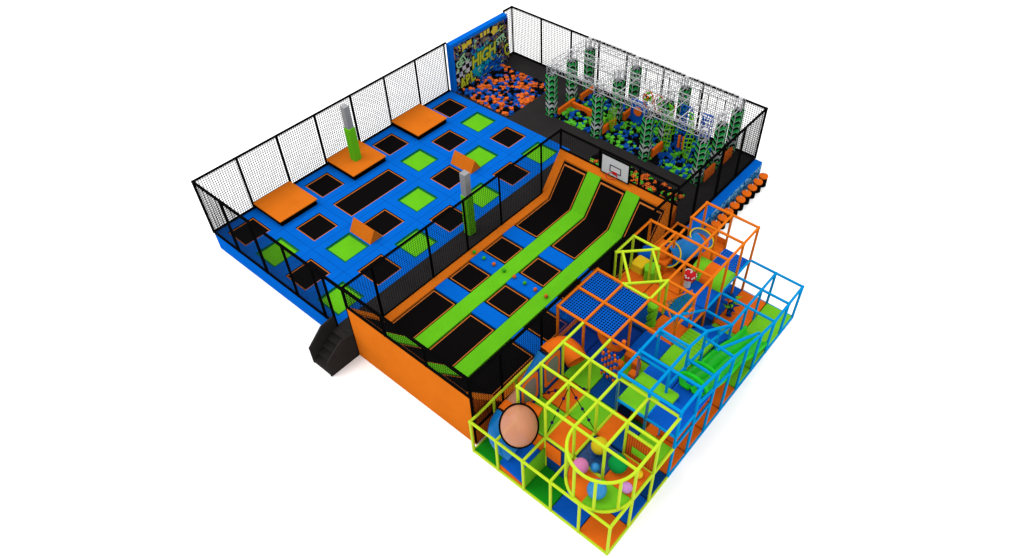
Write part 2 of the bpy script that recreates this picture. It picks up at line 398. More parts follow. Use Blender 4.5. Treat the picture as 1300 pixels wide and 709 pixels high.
# ------------------------------------------------------------------ court with sloping ends
prof = [(.22, 2.40), (1.45, D), (9.75, D), (10.95, 2.40)]
def zprof(y):
    for (a, za), (b_, zb) in zip(prof, prof[1:]):
        if a <= y <= b_: return za + (zb - za) * (y - a) / (b_ - a)
    return prof[0][1] if y < prof[0][0] else prof[-1][1]
def strip(mb, x0, x1, ya, yb, lo, hi, mi=0):
    ys = [ya] + [p[0] for p in prof if ya < p[0] < yb] + [yb]
    for a, b_ in zip(ys, ys[1:]):
        za, zb = zprof(a), zprof(b_)
        mb.hexa([(x0, a, za + lo), (x1, a, za + lo), (x1, b_, zb + lo), (x0, b_, zb + lo), (x0, a, za + hi), (x1, a, za + hi), (x1, b_, zb + hi), (x0, b_, zb + hi)], mi)
X0, X1 = -5.5, -.1
court = thing('trampoline_court', (-2.8, 5.5, 0), 'long orange edged trampoline court with both ends sloping up', 'trampoline court')
mb = MB(); strip(mb, X0 + .03, X1 - .03, .24, 10.93, -.08, -.04); mb.build('court_bed_frame', 'black', court)
# shell walls
mb = MB(); w0 = []
mb.face([(X0, .2, 0), (X1, .2, 0), (X1, .2, 2.4), (X0, .2, 2.4)])
mb.face([(X0, .2, 2.4), (X1, .2, 2.4), (X1, .24, 2.4), (X0, .24, 2.4)])
mb.build('front_panel', 'orange_vinyl', court)
for x, s_, nm in ((X1, 1, 'side_panel'), (X0, -1, 'side_panel')):
    mb = MB(); P = [(x, .2, 0), (x, 10.97, 0)] + [(x, y, zz) for y, zz in reversed(prof)] + [(x, .2, 2.4)]
    mb.face(P if s_ > 0 else P[::-1], 0); mb.build(nm, 'orange_slats' if s_ > 0 else 'orange_vinyl', court)
mb = MB(); mb.face([(X1, 10.97, 0), (X0, 10.97, 0), (X0, 10.97, 2.4), (X1, 10.97, 2.4)]); mb.build('back_panel', 'black', court)
P_ = .05
def part_strip(name, m_, x0, x1, ya, yb):
    mb = MB(); strip(mb, x0, x1, ya, yb, -.05, P_); return mb.build(name, m_, court)
part_strip('edge_pad', 'orange_vinyl', X0 + .004, -5.13, .24, 10.755); part_strip('edge_pad', 'orange_vinyl', -.44, X1 - .004, .24, 10.755)
part_strip('end_pad', 'orange_vinyl', X0 + .004, X1 - .004, 10.76, 10.96)
part_strip('end_pad', 'orange_vinyl', X0 + .004, X1 - .004, .205, .34)
GS = [(-3.97, -3.36), (-2.16, -1.56)]
part_strip('green_lane', 'green_vinyl', *GS[0], .345, 10.755); part_strip('green_lane', 'green_vinyl', *GS[1], .345, 10.755)
cols3 = [(-5.12, -3.98), (-3.35, -2.17), (-1.55, -.45)]
for a, b_ in cols3:
    for ya, yb in ((3.47, 4.08), (5.24, 5.88), (7.02, 7.66)):
        mb = MB(); mb.cbox(a + .004, b_ - .004, ya, yb, D - .05, D + P_, .02); mb.build('blue_pad', 'blue_vinyl', court)
cname = ['in the lane beside the dark walkway', 'in the middle lane', 'lane next to the soft play']
spans = [(.36, 3.44, 'long black trampoline bending up the front slope, '), (4.11, 5.21, 'black trampoline just before the dodgeballs, '), (5.91, 6.99, 'black trampoline just behind the dodgeballs, '), (7.69, 10.73, 'long black trampoline bending up the back slope, ')]
for ci, (a, b_) in enumerate(cols3):
    for ya, yb, nm in spans:
        root = thing('court_trampoline', ((a + b_) / 2, (ya + yb) / 2, D), nm + cname[ci], 'trampoline', 'black trampolines of the orange court')
        mb = MB(); strip(mb, a + .01, b_ - .01, ya, yb, -.035, -.01); mb.build('bed', 'black_bed', root)
        mb = MB(); i = .055; w = .03
        for xa, xb in ((a + i, a + i + w), (b_ - i - w, b_ - i)): strip(mb, xa, xb, ya + i, yb - i, -.02, .012)
        for q, q2 in ((ya + i, ya + i + w), (yb - i - w, yb - i)): strip(mb, a + i, b_ - i, q, q2, -.02, .014)
        mb.build('trim', 'trim_orange', root)
cc = ['dodge_green', 'dodge_green', 'dodge_orange', 'dodge_green', 'dodge_orange', 'dodge_green', 'dodge_orange', 'dodge_orange']
dl = ['green dodgeball on the orange edge pad at the walkway end of the row', 'green dodgeball on the blue pad, second from the walkway end of the row', 'orange dodgeball on the blue pad just before the left green lane', 'green dodgeball lying on the left green lane', 'orange dodgeball on the blue pad just past the left green lane',
      'green dodgeball on the middle of the centre blue pad', 'orange dodgeball on the blue pad just before the right green lane', 'orange dodgeball lying on the right green lane']
for i in range(8):
    x = -5.22 + i * .4885
    tag(MB().sphere((x, 5.6, D + P_ + .072), .072, 16, 10).build('dodgeball', cc[i]), dl[i], 'ball', 'dodgeballs in a row across the court')
# basketball board
t = thing('basketball_board', (-2.78, 10.93, 2.5), 'white basketball board with black outline and red hoop above the back slope', 'basketball hoop')
MB().box(-3.39, -2.17, 10.80, 10.84, 2.48, 3.29).build('board', 'white_paint', t)
mb = MB(); y = 10.793
def rect_frame(mb, x0, x1, z0, z1, w, ya, yb):
    mb.box(x0, x1, ya, yb, z0, z0 + w); mb.box(x0, x1, ya, yb, z1 - w, z1); mb.box(x0, x0 + w, ya, yb, z0 + w, z1 - w); mb.box(x1 - w, x1, ya, yb, z0 + w, z1 - w)
rect_frame(mb, -3.43, -2.13, 2.44, 3.33, .05, y, 10.85); rect_frame(mb, -3.02, -2.5, 2.66, 2.97, .035, y, 10.81)
mb.build('outline', 'black', t)
hp = MB(); hp.tube([(-2.76 + .2 * math.cos(k * PI / 12), 10.56 + .2 * math.sin(k * PI / 12), 2.68) for k in range(24)], .018, 6, closed=True); hp.box(-2.84, -2.68, 10.74, 10.793, 2.62, 2.72)
hp.build('hoop', 'red', t)

# ------------------------------------------------------------------ fences with nets
def fence(label, pts, posts, zt=3.3, name='net_fence', netspans=None, step=.095, sw=.0102):
    """pts: (p0,p1) in plan; posts: list of (distance,z0); netspans: list of (d0,d1,z0)"""
    (ax_, ay_), (bx_, by_) = pts; Ln = math.hypot(bx_ - ax_, by_ - ay_); dx, dy = (bx_ - ax_) / Ln, (by_ - ay_) / Ln
    P = lambda d, z: (ax_ + dx * d, ay_ + dy * d, z)
    root = thing(name, P(Ln / 2, posts[0][1]), label, 'net fence', 'black net fences round the trampolines')
    for d, z0 in posts: MB().bar(P(d, z0), P(d, zt), .075).build('post', 'black', root)
    MB().bar(P(-.03, zt), P(Ln + .03, zt), .085).build('top_rail', 'black', root)
    for d0, d1, z0 in netspans:
        MB().bar(P(d0, z0 + .035), P(d1, z0 + .035), .07).build('bottom_rail', 'black', root)
        nb = MB(); n = max(1, round((d1 - d0) / step)); 
        for k in range(1, n):
            d = d0 + (d1 - d0) * k / n; nb.tube([P(d, z0 + .05), P(d, zt - .02)], sw * .7, 3, caps=False)
        n = max(1, round((zt - z0) / step))
        for k in range(1, n):
            z_ = z0 + (zt - z0) * k / n; nb.tube([P(d0, z_), P(d1, z_)], sw * .7, 3, caps=False)
        nb.build('net', 'net_black', root)
F = fence
wy = [.2, 1.99, 3.76, 5.55, 7.37, 9.18, 10.95, 12.72]
F('black net fence along the far left edge of the blue deck', ((-13.63, .2), (-13.63, 12.82)), [(y - .2, D) for y in wy], netspans=[(0, 12.6, D)], sw=.019)
F('short piece of black net fence beyond the graffiti wall', ((-13.63, 16.72), (-13.63, 17.3)), [(0, D), (.58, D)], netspans=[(0, .58, D)], sw=.019)
nx = [-13.63, -11.8, -9.98, -8.4, -6.84, -4.92, -2.98, -1.05, -.08]
F('long black net fence behind the silver truss rig', ((-13.63, 17.3), (-.08, 17.3)), [(x + 13.63, D) for x in nx], netspans=[(0, 13.55, D)], sw=.019)
ex = [0, 1.25, 3.1, 4.9, 6.7, 8.5, 10.3, 12.1, 13.8, 15.4, 17.08]
F('black net fence between the trampoline court and the soft play frame', ((-.08, .22), (-.08, 17.3)), [(d, D) for d in ex], netspans=[(0, 17.08, D)])
fx = [-13.63, -11.95, -10.2, -8.5, -6.8, -6.45]
F('black net fence along the front edge of the blue deck', ((-13.63, .2), (-5.5, .2)), [(x + 13.63, D) for x in (-13.63, -12.0, -10.25, -8.5, -6.98, -6.43)], netspans=[(0, 7.2, D)])
F('low black net fence on top of the orange front wall', ((-5.5, .23), (-.1, .23)), [(0, 0.05), (1.8, 2.4), (3.6, 2.4), (5.38, .1)], netspans=[(0, 5.4, 2.4)])
F('black net fence between the dark walkway and the trampoline court', ((-5.5, .23), (-5.5, 10.97)), [(d - .23, D) for d in (1.43, 3.81, 5.57, 7.4, 9.78, 10.97)], netspans=[(0, 10.74, D)])
F('low black net fence behind the basketball board', ((-5.5, 10.97), (-.1, 10.97)), [(d, 2.4) for d in (1.9, 3.7)] , netspans=[(0, 5.4, 2.4)])

# ------------------------------------------------------------------ stairs
st = thing('staircase', (-6, -.4, 0), 'small charcoal staircase with solid sides leading up to the walkway', 'stairs')
for x, nm in ((-6.47, 0), (-5.57, 1)):
    top = [(.19, 1.36), (-.35, 1.30), (-.98, .76), (-.98, 0), (.19, 0)] if nm == 0 else [(.19, 1.12), (-.28, 1.22), (-.98, .72), (-.98, 0), (.19, 0)]
    mb = MB(); A = [(x, y, z) for y, z in top]; B = [(x + .06, y, z) for y, z in top]; n = 5
    mb.face(A); mb.face(B[::-1])
    for i in range(n): j = (i + 1) % n; mb.face([A[j], A[i], B[i], B[j]])
    mb.build('side_panel', 'stair', st)
for i in range(5):
    z1 = .84 * (i + 1) / 5 - .004 * (i == 4); ya = -.96 + i * .23; mb = MB(); mb.cbox(-6.408, -5.572, ya, .195, z1 - .168 if i else 0, z1, .01); mb.build('step', 'stair', st)

# ------------------------------------------------------------------ graffiti wall
gw = thing('graffiti_wall', (-13.5, 14.78, D), 'tall blue framed wall painted with yellow and teal graffiti beside the foam pit', 'graffiti wall')
mb = MB(); mb.cbox(-13.66, -13.36, 12.86, 16.68, .5, 3.26, .02); mb.build('padded_frame', 'blue_vinyl', gw)
M_o = MB().box(-13.36, -13.345, 13.03, 16.67, .55, 3.1)
o = M_o.build('artwork', 'graffiti', None, origin=(-13.35, 14.85, .55)); o.parent = gw; o.location = o.location - gw.location
def letters(txt, y, z, size, m_, rot=0, sx=1., out='black', th=.02, x=-13.34, par=gw, shear=0.):
    for k, (mm, off, xx) in enumerate(((out, .075 * size, x), (m_, 0.03 * size, x + th))):
        cu = bpy.data.curves.new('t', 'FONT'); cu.body = txt; cu.size = size * S; cu.offset = off * S; cu.extrude = th * .5 * S; cu.align_x = 'CENTER'; cu.align_y = 'CENTER'; cu.shear = shear
        cu.space_character = .95
        ob = bpy.data.objects.new('t', cu); COL.objects.link(ob); bpy.context.view_layer.update()
        me = bpy.data.meshes.new_from_object(ob.evaluated_get(bpy.context.evaluated_depsgraph_get()))
        bpy.data.objects.remove(ob)
        # text x -> world +Y seen from +X, text y -> world Z
        Rm = Matrix(((0, 0, 1, 0), (1, 0, 0, 0), (0, 1, 0, 0), (0, 0, 0, 1))) @ Matrix.Rotation(rot, 4, 'Z') @ Matrix.Diagonal((sx, 1, 1, 1))
        me.transform(Rm); me.materials.clear(); me.materials.append(M[mm])
        n = bpy.data.objects.new('lettering' if k else 'letter_outline', me); COL.objects.link(n); n.parent = par
        n.location = Vector((xx, y, z)) * S - parent_world(par)
M['gy'] = mat('graffiti_yellow', alb(206, 214, 44), rough=.5, var=.15, scale=5); M['gw'] = mat('graffiti_mint', alb(170, 226, 170), rough=.5, var=.1)
M['gy2'] = mat('graffiti_gold', alb(238, 206, 44), rough=.5, var=.1)
letters('HIGH', 14.85, 1.86, .84, 'gy', .10, .84, shear=.25); letters('GET', 13.42, 2.22, .5, 'gw', .5, .8)
letters('ABL', 13.66, 1.08, .82, 'gy', .2, .75, shear=.2); letters('STR', 16.1, 2.22, .46, 'gw', .25, .85); letters('C', 16.5, 1.45, .85, 'gy', .15, .6)
mb = MB()
for y_, z_, a_ in ((13.75, 2.86, .2), (14.05, 2.93, .2), (14.85, 2.95, .09), (15.1, 2.96, .1), (15.32, 2.97, .1)):
    mb.box(-13.345, -13.335, y_ - a_, y_ + a_ * .6, z_ - .12, z_ + .1)
mb.build('yellow_strokes', 'gy2', gw)
mb = MB(); R_ = [(-13.335, 15.72 + .27 * math.cos(k * PI / 5) * (1 if k % 2 else .72), 2.83 + .25 * math.sin(k * PI / 5) * (1 if k % 2 else .72)) for k in range(10)]
mb.face(R_); mb.face([(p[0] - .01, p[1], p[2]) for p in R_][::-1]); mb.build('yellow_splash', 'gy2', gw)

for nm_, mm_, cnt in (('black_marks', 'black', 60), ('yellow_marks', 'gy', 34), ('mint_marks', 'gw', 22), ('teal_marks', 'sky', 30)):
    mb = MB()
    for k in range(cnt):
        y_ = random.uniform(13.1, 16.55); z_ = random.uniform(.85, 3.0); w_, h_ = random.uniform(.03, .14), random.uniform(.015, .05); an = random.choice((.35, -.9, 1.3, .1)) + random.uniform(-.2, .2)
        xq = -13.3445 + .0012 * random.random() + {'black': 0, 'gy': .003, 'gw': .0045, 'sky': .0015}[mm_]
        P4 = [(xq, y_ + a_ * w_ * math.cos(an) - b_ * h_ * math.sin(an), z_ + a_ * w_ * math.sin(an) + b_ * h_ * math.cos(an)) for a_, b_ in ((-1, -1), (.8, -.6), (1, 1), (-.7, .8))]
        mb.face(P4)
    mb.build(nm_, mm_, gw)

# ------------------------------------------------------------------ blue wall and stools
bw = thing('blue_wall', (.13, 14.1, 0), 'blue padded wall with a painted wave on its outer face beside the stools', 'padded wall')
mb = MB(); mb.cbox(-.04, .30, 11.0, 17.28, 0, .84, .02); mb.build('wall_pad', 'blue_vinyl', bw)
mb = MB(); mb.box(.30, .308, 11.02, 17.26, .03, .74); mb.build('wave_painting', 'wave_art', bw)
ords = ['at the far end of the row', 'second from the far end', 'third from the far end', 'fourth from the far end', 'fifth from the far end', 'sixth from the far end', 'seventh from the far end', 'eighth from the far end', 'ninth from the far end', 'nearest the soft play frame, last in the row']
proto = None
for i in range(10):
    y = 16.92 - .482 * i
    if proto is None:
        t = thing('stool', (.62, y, 0), '', 'stool'); MB().cyl(.62, y, 0.0, .44, .18).build('drum', 'black', t); MB().cyl(.62, y, .441, .5, .19).build('seat', 'play_orange', t)
        MB().cyl(.56, y + .1, .501, .56, .018, 8).build('seat_glint', 'white_paint', t)  # small white peg stands in for the highlight on the seat
        proto = t
    else: t = copy_tree(proto); t.location = Vector((.62, y, 0)) * S
    tag(t, 'round black stool with orange seat, ' + ords[i], 'stool', 'orange topped stools along the blue wall')

# ------------------------------------------------------------------ ninja rig: towers and trusses
hw = .185
def truss(mb, a, b_, axis, w=.15, r=.0155, seg=.28):
    a = Vector(a); b_ = Vector(b_); d = b_ - a; L_ = d.length; u = d / L_; side = Vector((0, 0, 1)).cross(u) if axis != 'z' else Vector((1, 0, 0)); up = Vector((0, 0, 1)) if axis != 'z' else Vector((0, 1, 0))
    cs = [side * w + up * w, side * -w + up * w, side * -w - up * w, side * w - up * w]
    for c in cs: mb.tube([a + c, b_ + c], r, 5)
    n = max(2, round(L_ / seg))
    for k in range(n):
        p, q = a + u * (L_ * k / n), a + u * (L_ * (k + 1) / n)
        for i in range(4):
            c1, c2 = cs[i], cs[(i + 1) % 4]
            if k % 2: c1, c2 = c2, c1
            mb.tube([p + c1, q + c2], r * .62, 4, caps=False)
ZT = 3.28
rowd = ['front row', 'middle row', 'back row']
cold = ['first from the graffiti side', 'second from the graffiti side', 'second from the stool side', 'last on the stool side']
tp = None
for j, y in enumerate(TY):
    for i, x in enumerate(TX):
        if tp is None:
            t = thing('padded_tower', (x, y, .36), '', 'tower')
            mb = MB(); mb.box(x - hw, x + hw, y - hw, y + hw, .36, 2.9); mb.build('chevron_padding', 'chevron_pad', t)
            mb = MB(); truss(mb, (x, y, 2.9), (x, y, ZT + .1), 'z', .14, .018, .2); mb.build('truss_head', 'truss_steel', t)
            mb = MB(); mb.box(x - .09, x + .09, y - .09, y + .09, ZT + .15, ZT + .17); mb.build('cap_plate', 'truss_steel', t)
            tp = t
        else: t = copy_tree(tp); t.location = Vector((x, y, .36)) * S
        tag(t, 'tall tower wrapped in green and black chevrons, %s, %s' % (rowd[j], cold[i]), 'tower', 'chevron towers carrying the truss rig')
rig = thing('truss_rig', (-4.9, 15.7, ZT), 'silver lattice truss rig spanning the twelve chevron towers', 'truss rig')
for y in TY:
    for a, b_ in zip(TX, TX[1:]): mb = MB(); truss(mb, (a + .15, y, ZT), (b_ - .15, y, ZT), 'x'); mb.build('truss_beam', 'truss_steel', rig)
for x in TX:
    for a, b_ in zip(TY, TY[1:]): mb = MB(); truss(mb, (x, a + .15, ZT), (x, b_ - .15, ZT), 'y'); mb.build('truss_beam', 'truss_steel', rig)
for x in (-5.35, -4.5, -2.9, -2.4, -1.9):
    mb = MB(); mb.tube([(x, 14.35, ZT), (x, 17.1, ZT)], .022, 6); mb.build('cross_pipe', 'truss_steel', rig)
# low orange walls and steps in the ninja pit
def block(name, m_, bx, label, cat, grp, c=.03):
    return tag(MB().cbox(*bx, c).build(name, m_), label, cat, grp)
g = 'orange foam barriers in the foam pit'
for bx, lab in (((-8.5, -8.38, 14.45, 15.65, .72, 1.18), 'orange foam barrier between the first two chevron towers'), ((-8.4, -6.9, 15.35, 15.5, .72, 1.12), 'long orange foam barrier crossing the pit from the first towers'),
                ((-8.45, -8.33, 16.0, 17.0, .72, 1.18), 'orange foam barrier between the rear chevron towers on the graffiti side'), ((-6.1, -5.96, 14.5, 15.5, .72, 1.25), 'orange foam barrier in the front between the second pair of towers'),
                ((-6.0, -5.86, 15.95, 16.9, .72, 1.25), 'orange foam barrier in the rear between the second pair of towers'), ((-3.5, -3.36, 14.5, 15.3, .72, 1.3), 'orange foam barrier beside the third chevron tower'),
                ((-1.02, -.9, 14.55, 15.4, D + .001, 1.3), 'orange foam barrier on the stool side, nearer the court'), ((-1.02, -.9, 16.0, 16.8, D + .001, 1.3), 'orange foam barrier on the stool side, nearer the back net')):
    block('foam_barrier', 'play_orange', bx, lab, 'foam barrier', g)
def hcyl(name, m_, a, b_, r, label, cat, grp=None, n=16): return tag(MB().tube([a, b_], r, n).build(name, m_), label, cat, grp)
hcyl('foam_roller', 'lime_vinyl', (-6.85, 14.75, .98), (-6.5, 15.3, .98), .22, 'lime green foam roller at the end of the orange barrier', 'foam roller')
M['target_navy'] = M['navy']
t = thing('target_panel', (-5.3, 16.3, .8), 'blue panel with a round orange target beside the rear towers', 'target panel')
MB().cbox(-5.75, -4.9, 16.2, 16.3, .75, 2.0, .02).build('panel', 'play_blue', t); mb = MB(); mb.tube([(-5.33, 16.19, 1.5), (-5.33, 16.12, 1.5)], .2, 20); mb.build('target_disc', 'play_orange', t)
# ring tunnels
for k, x in enumerate((-4.9, -4.35, -3.82)):
    t = thing('ring_tunnel', (x, 16.2, D), 'leafy painted ring hanging under the truss, ' + ('nearest the target panel', 'middle of the three', 'nearest the third tower')[k], 'hanging ring', 'hanging rings under the truss rig')
    mb = MB(); mb.tube([(x + .24 * math.cos(a * PI / 14), 16.2, 2.3 + .42 * math.sin(a * PI / 14)) for a in range(28)], .03, 6, closed=True); mb.build('ring', 'play_orange', t)
    mb = MB()
    for q in range(26):
        a_ = random.uniform(0, 2 * PI); rr = random.uniform(0, .85); cx_ = x + .22 * rr * math.cos(a_); cz_ = 2.3 + .4 * rr * math.sin(a_); mb.sphere((cx_, 16.2 + random.uniform(-.04, .04), cz_), .06, 6, 4, random.choice((0, 0, 1, 2)))
    mb.build('leaf_filling', ['lime_vinyl', 'play_orange', 'foam_black'], t)
    MB().tube([(x, 16.2, 2.72), (x, 16.2, ZT)], .012, 5).build('hanger', 'truss_steel', t)
# climbing strips hanging near the third and fourth towers
def hang_net(name, m_, x0, x1, y, z0, z1, label, cat, grp=None, wob=.12, n=7):
    mb = MB()
    for k in range(n):
        x = x0 + (x1 - x0) * k / (n - 1); mb.tube([(x + .03 * math.sin(z_ * 9 + k), y + wob * math.sin(z_ * 3 + k), z_) for z_ in [z0 + (z1 - z0) * i / 8 for i in range(9)]], .022, 4)
    for i in range(14):
        z_ = z0 + (z1 - z0) * i / 13; mb.tube([(x0, y + wob * math.sin(z_ * 3), z_), (x1, y + wob * math.sin(z_ * 3 + n - 1), z_ + random.uniform(-.05, .05))], .025, 4)
    return tag(mb.build(name, m_), label, cat, grp)
hang_net('cargo_net', 'play_blue', -3.0, -2.45, 15.6, .85, ZT - .1, 'blue cargo net hanging from the truss between the green rope ladders', 'cargo net')
hang_net('cargo_net', 'play_blue', -2.0, -1.5, 15.6, .85, ZT - .1, 'blue cargo net hanging from the truss closest to the stool side', 'cargo net')
hang_net('rope_ladder', 'lime_vinyl', -3.35, -3.1, 15.3, .85, ZT - .1, 'thick green rope ladder hanging next to the third front tower', 'rope ladder', n=3)
hang_net('rope_ladder', 'lime_vinyl', -2.4, -2.12, 15.3, .85, ZT - .1, 'thick green rope ladder hanging between the two blue cargo nets', 'rope ladder', n=3)
hang_net('rope_ladder', 'lime_vinyl', -6.0, -5.75, 15.0, .85, 2.0, 'short green rope ladder hanging next to the second front tower', 'rope ladder', n=3)
for k, x in enumerate((-5.6, -5.0, -4.4, -2.9, -2.5, -2.1, -1.7)):
    tag(MB().tube([(x, 16.95, 2.45), (x, 16.95, 3.2)], .02, 5).build('hanging_bar', 'black'), 'thin black bar hanging under the rear truss in front of the back net', 'hanging bar', 'thin black bars under the rear truss')
for k, x in enumerate((-2.75, -2.55)):
    block('hold_board', 'play_orange', (x, x + .1, 15.3, 15.38, 1.3, 1.9), 'slim orange board hanging beside the blue cargo net, ' + ('left one of the pair', 'right one of the pair')[k], 'hanging board', 'slim orange hanging boards', .01)

# ================================================================== soft play structure
Z1, Z2, Z3 = 1.605, 3.15, 3.4
RT = .047
def lerp(a, b_, t): return tuple(x + (y - x) * t for x, y in zip(a, b_))
def frame(name, m_, label, cat, posts, rails, base):
    root = thing(name, base, label, cat)
    seen = set()
    for (x, y, z0, z1) in posts:
        if (x, y, z0) in seen: continue
        seen.add((x, y, z0)); mb = MB(); mb.tube([(x, y, z0), (x, y, z1)], RT, 8); mb.sphere((x, y, z1), RT * 1.35, 8, 6); mb.build('post', m_, root)
    for a, b_ in rails:
        mb = MB()
        if len(a) == 3 and isinstance(a[0], (int, float)): mb.tube([a, b_], RT, 8)
        mb.build('rail', m_, root)
    return root
def grid(z, pts):   # polyline of plan points at height z -> rails of one bay each
    out = []
    for (x0, y0), (x1, y1) in zip(pts, pts[1:]): out.append(((x0, y0, z), (x1, y1, z)))
    return out
# lime frame
rails = []
z0 = .04
rails += grid(z0, [(0, 0), (1, 0), (2, 0), (3, 0), (4, 0), (5, 0), (5, 1), (5, 2), (5, 3)]) + grid(z0, [(0, 0), (0, 1), (0, 2)])
rails += grid(Z1, [(0, 0), (1, 0), (2, 0), (3, 0), (4, 0), (5, 0), (5, 1), (5, 2), (5, 3)]) + grid(Z1, [(0, 0), (0, 1), (0, 2), (0, 3), (0, 4)])
rails += grid(Z1, [(1, 0), (1, 1)]) + grid(Z1, [(2, 0), (2, 1), (2, 2), (2, 3)]) + grid(Z1, [(2, 1), (3, 1), (3, 2), (3, 3)]) + grid(Z1 + .06, [(3, 0), (3, 1)]) + grid(Z1, [(4, 2), (5, 2)]) + grid(Z1, [(3, 1), (4, 1)])
for x in (1, 2, 3, 4, 5): rails += grid(Z2, [(x, y) for y in ((1, 2, 3, 4) if x < 3 else (1, 2, 3) if x != 5 else (1, 2, 3))])
for y in (1, 2, 3): rails += grid(Z2, [(x, y) for x in (1, 2, 3, 4, 5)])
rails += [((4, 2, 2.75), (5, 2, 2.75)), ((4, 1.0, 1.9), (4.0, 2.0, 1.9))][:1]
posts = [(x, 0, 0, Z1) for x in range(6)] + [(0, y, 0, Z1) for y in (1, 2, 3)] + [(1, y, 0, Z2) for y in (1, 2, 3)] + [(x, y, 0, Z2) for x in (2, 3, 4) for y in (1, 2, 3)] + [(5, 1, 0, Z2), (5, 2, 0, Z2)]
lime = frame('play_structure', 'lime_steel', 'lime yellow steel tube frame of the soft play area, the part nearest the viewer', 'tube frame', posts, rails, (2.5, 1.5, 0))
for z in (Z1 + .02, Z2):
    mb = MB(); mb.tube([(4 - math.cos(t * PI / 24), 1 - .98 * math.sin(t * PI / 24), z) for t in range(25)], RT, 8); mb.build('curved_rail', 'lime_steel', lime)
for t in (5, 10, 15, 20):
    x, y = 4 - math.cos(t * PI / 24), 1 - .98 * math.sin(t * PI / 24)
    mb = MB(); mb.tube([(x, y, Z1), (x, y, Z2)], RT, 8); mb.build('post', 'lime_steel', lime)
# lime star tower
rails = grid(Z2, [(0, 7), (0, 8), (1, 8)]) + grid(Z2, [(2, 7), (2, 6), (1, 6)])
rails += [((0, 7, Z2), (1, 8, Z2)), ((1, 6, Z2), (2, 7, Z2)), ((.15, 7.15, Z2), (1.15, 6.15, Z2)), ((.85, 7.85, Z2), (1.85, 6.85, Z2))]
posts = [(x, y, Z1, Z2) for x, y in ((0, 7), (0, 8), (1, 8), (2, 7), (1, 6), (.15, 7.15), (.85, 7.85), (1.15, 6.15), (1.85, 6.85))]
frame('star_tower', 'lime_steel', 'lime yellow six sided tube tower set into the orange part of the soft play frame', 'tube frame', posts, rails, (1, 7, Z1))
# orange frame
rails = []
for x in (0, 1, 2): rails += grid(Z2, [(x, 4), (x, 5), (x, 6)])
rails += grid(Z2, [(0, 4), (1, 4), (2, 4), (3, 4)]) + grid(Z2, [(0, 5), (1, 5), (2, 5), (3, 5)]) + grid(Z2, [(0, 6), (1, 6)]) + grid(Z2, [(2, 6), (3, 6), (3, 7), (3, 8), (3, 9), (3, 10), (3, 11), (2, 11), (1, 11), (1, 10), (2, 10), (3, 10)])
rails += grid(Z2, [(2, 7), (2, 8), (2, 9), (2, 10), (2, 11)]) + grid(Z2, [(0, 8), (0, 9), (1, 9), (2, 9), (3, 9)]) + grid(Z2, [(1, 8), (1, 9)]) + grid(Z2, [(1, 8), (2, 8), (3, 8)]) + grid(Z2, [(2, 7), (3, 7)])
rails += grid(Z1, [(0, 4), (0, 5), (0, 6), (0, 7), (0, 8), (0, 9), (0, 10), (0, 11)]) + grid(Z1, [(1, 4), (0, 4)]) + grid(Z1, [(2, 9), (2, 10), (3, 10)]) + grid(2.62, [(3, 6), (3, 7)]) + grid(Z1, [(3, 5), (3, 6), (3, 7), (3, 8)]) + grid(Z1, [(0, 11), (1, 11), (2, 11)])
rails += [((1, 8.3, 2.75), (1, 9.6, 2.9))]
posts = [(0, y, 0, Z2) for y in (4, 5, 6, 9)] + [(x, 4, 0, Z2) for x in (1, 2, 3)] + [(1, 5, 0, Z2), (1, 9, 0, Z2), (2, 5, 0, Z2), (2, 8, 0, Z2), (2, 9, 0, Z2), (3, 6, 0, Z2), (3, 7, 0, Z2), (3, 8, 0, Z2), (3, 9, 0, Z2)] + [(x, y, 0, Z2) for x in (1, 2, 3) for y in (10, 11)] + [(0, 10, 0, Z1), (0, 11, 0, Z1)]
frame('play_structure', 'orange_steel', 'orange steel tube frame along the middle and back of the soft play area', 'tube frame', posts, rails, (1.5, 8, 0))
# blue frame
rails = grid(.04, [(5, 3), (5, 4), (5, 5), (5, 6), (5, 7), (5, 8), (5, 9), (5, 10), (5, 11), (4, 11), (3, 11)])
rails += grid(Z3, [(3, 3), (4, 3), (5, 3), (5, 4), (4, 4), (3, 4)]) + grid(Z3, [(3, 3), (3, 4), (3, 5), (4, 5), (4, 4), (4, 3)]) + [((3, 5, Z3), (3, 6, Z2)), ((4, 5, Z3), (4, 6, Z2)), ((3, 6, Z2), (4, 6, Z2)), ((3, 6, Z2), (3, 8, Z1)), ((4, 6, Z2), (4, 8, Z1)), ((3, 5, 3.25), (4, 5, 3.2)),
    ((5, 4, Z3), (5, 6, 2.75)), ((4, 6, 2.85), (5, 6, 2.75)), ((5, 6, 2.75), (5, 8, Z1 + .3)), ((4, 6, 2.4), (4, 8, Z1)), ((5, 4, 2.6), (5, 6, 2.0)), ((4, 4.0, 2.6), (4, 6, 2.3)), ((4, 5, 2.85), (5, 5, 2.8)), ((5, 8, Z1 + .3), (5, 9, Z1)), ((3, 4, 3.15), (4, 4, 3.15)), ((4.5, 5.9, 2.8), (4.9, 8, 1.9))]
rails += grid(2.15, [(3, 3), (4, 3), (5, 3), (5, 4)]) + grid(2.15, [(4, 3), (4, 4)])
for y in (8, 9, 10, 11): rails += grid(Z1, [(3, y), (4, y), (5, y)] if y > 8 else [(3, 8), (4, 8)])
rails += grid(Z1, [(3, 8), (3, 9), (3, 10), (3, 11)]) + grid(Z1, [(4, 8), (4, 9), (4, 10), (4, 11)]) + grid(Z1, [(5, 9), (5, 10), (5, 11)]) + grid(Z1, [(5, 3), (5, 4), (5, 5)])
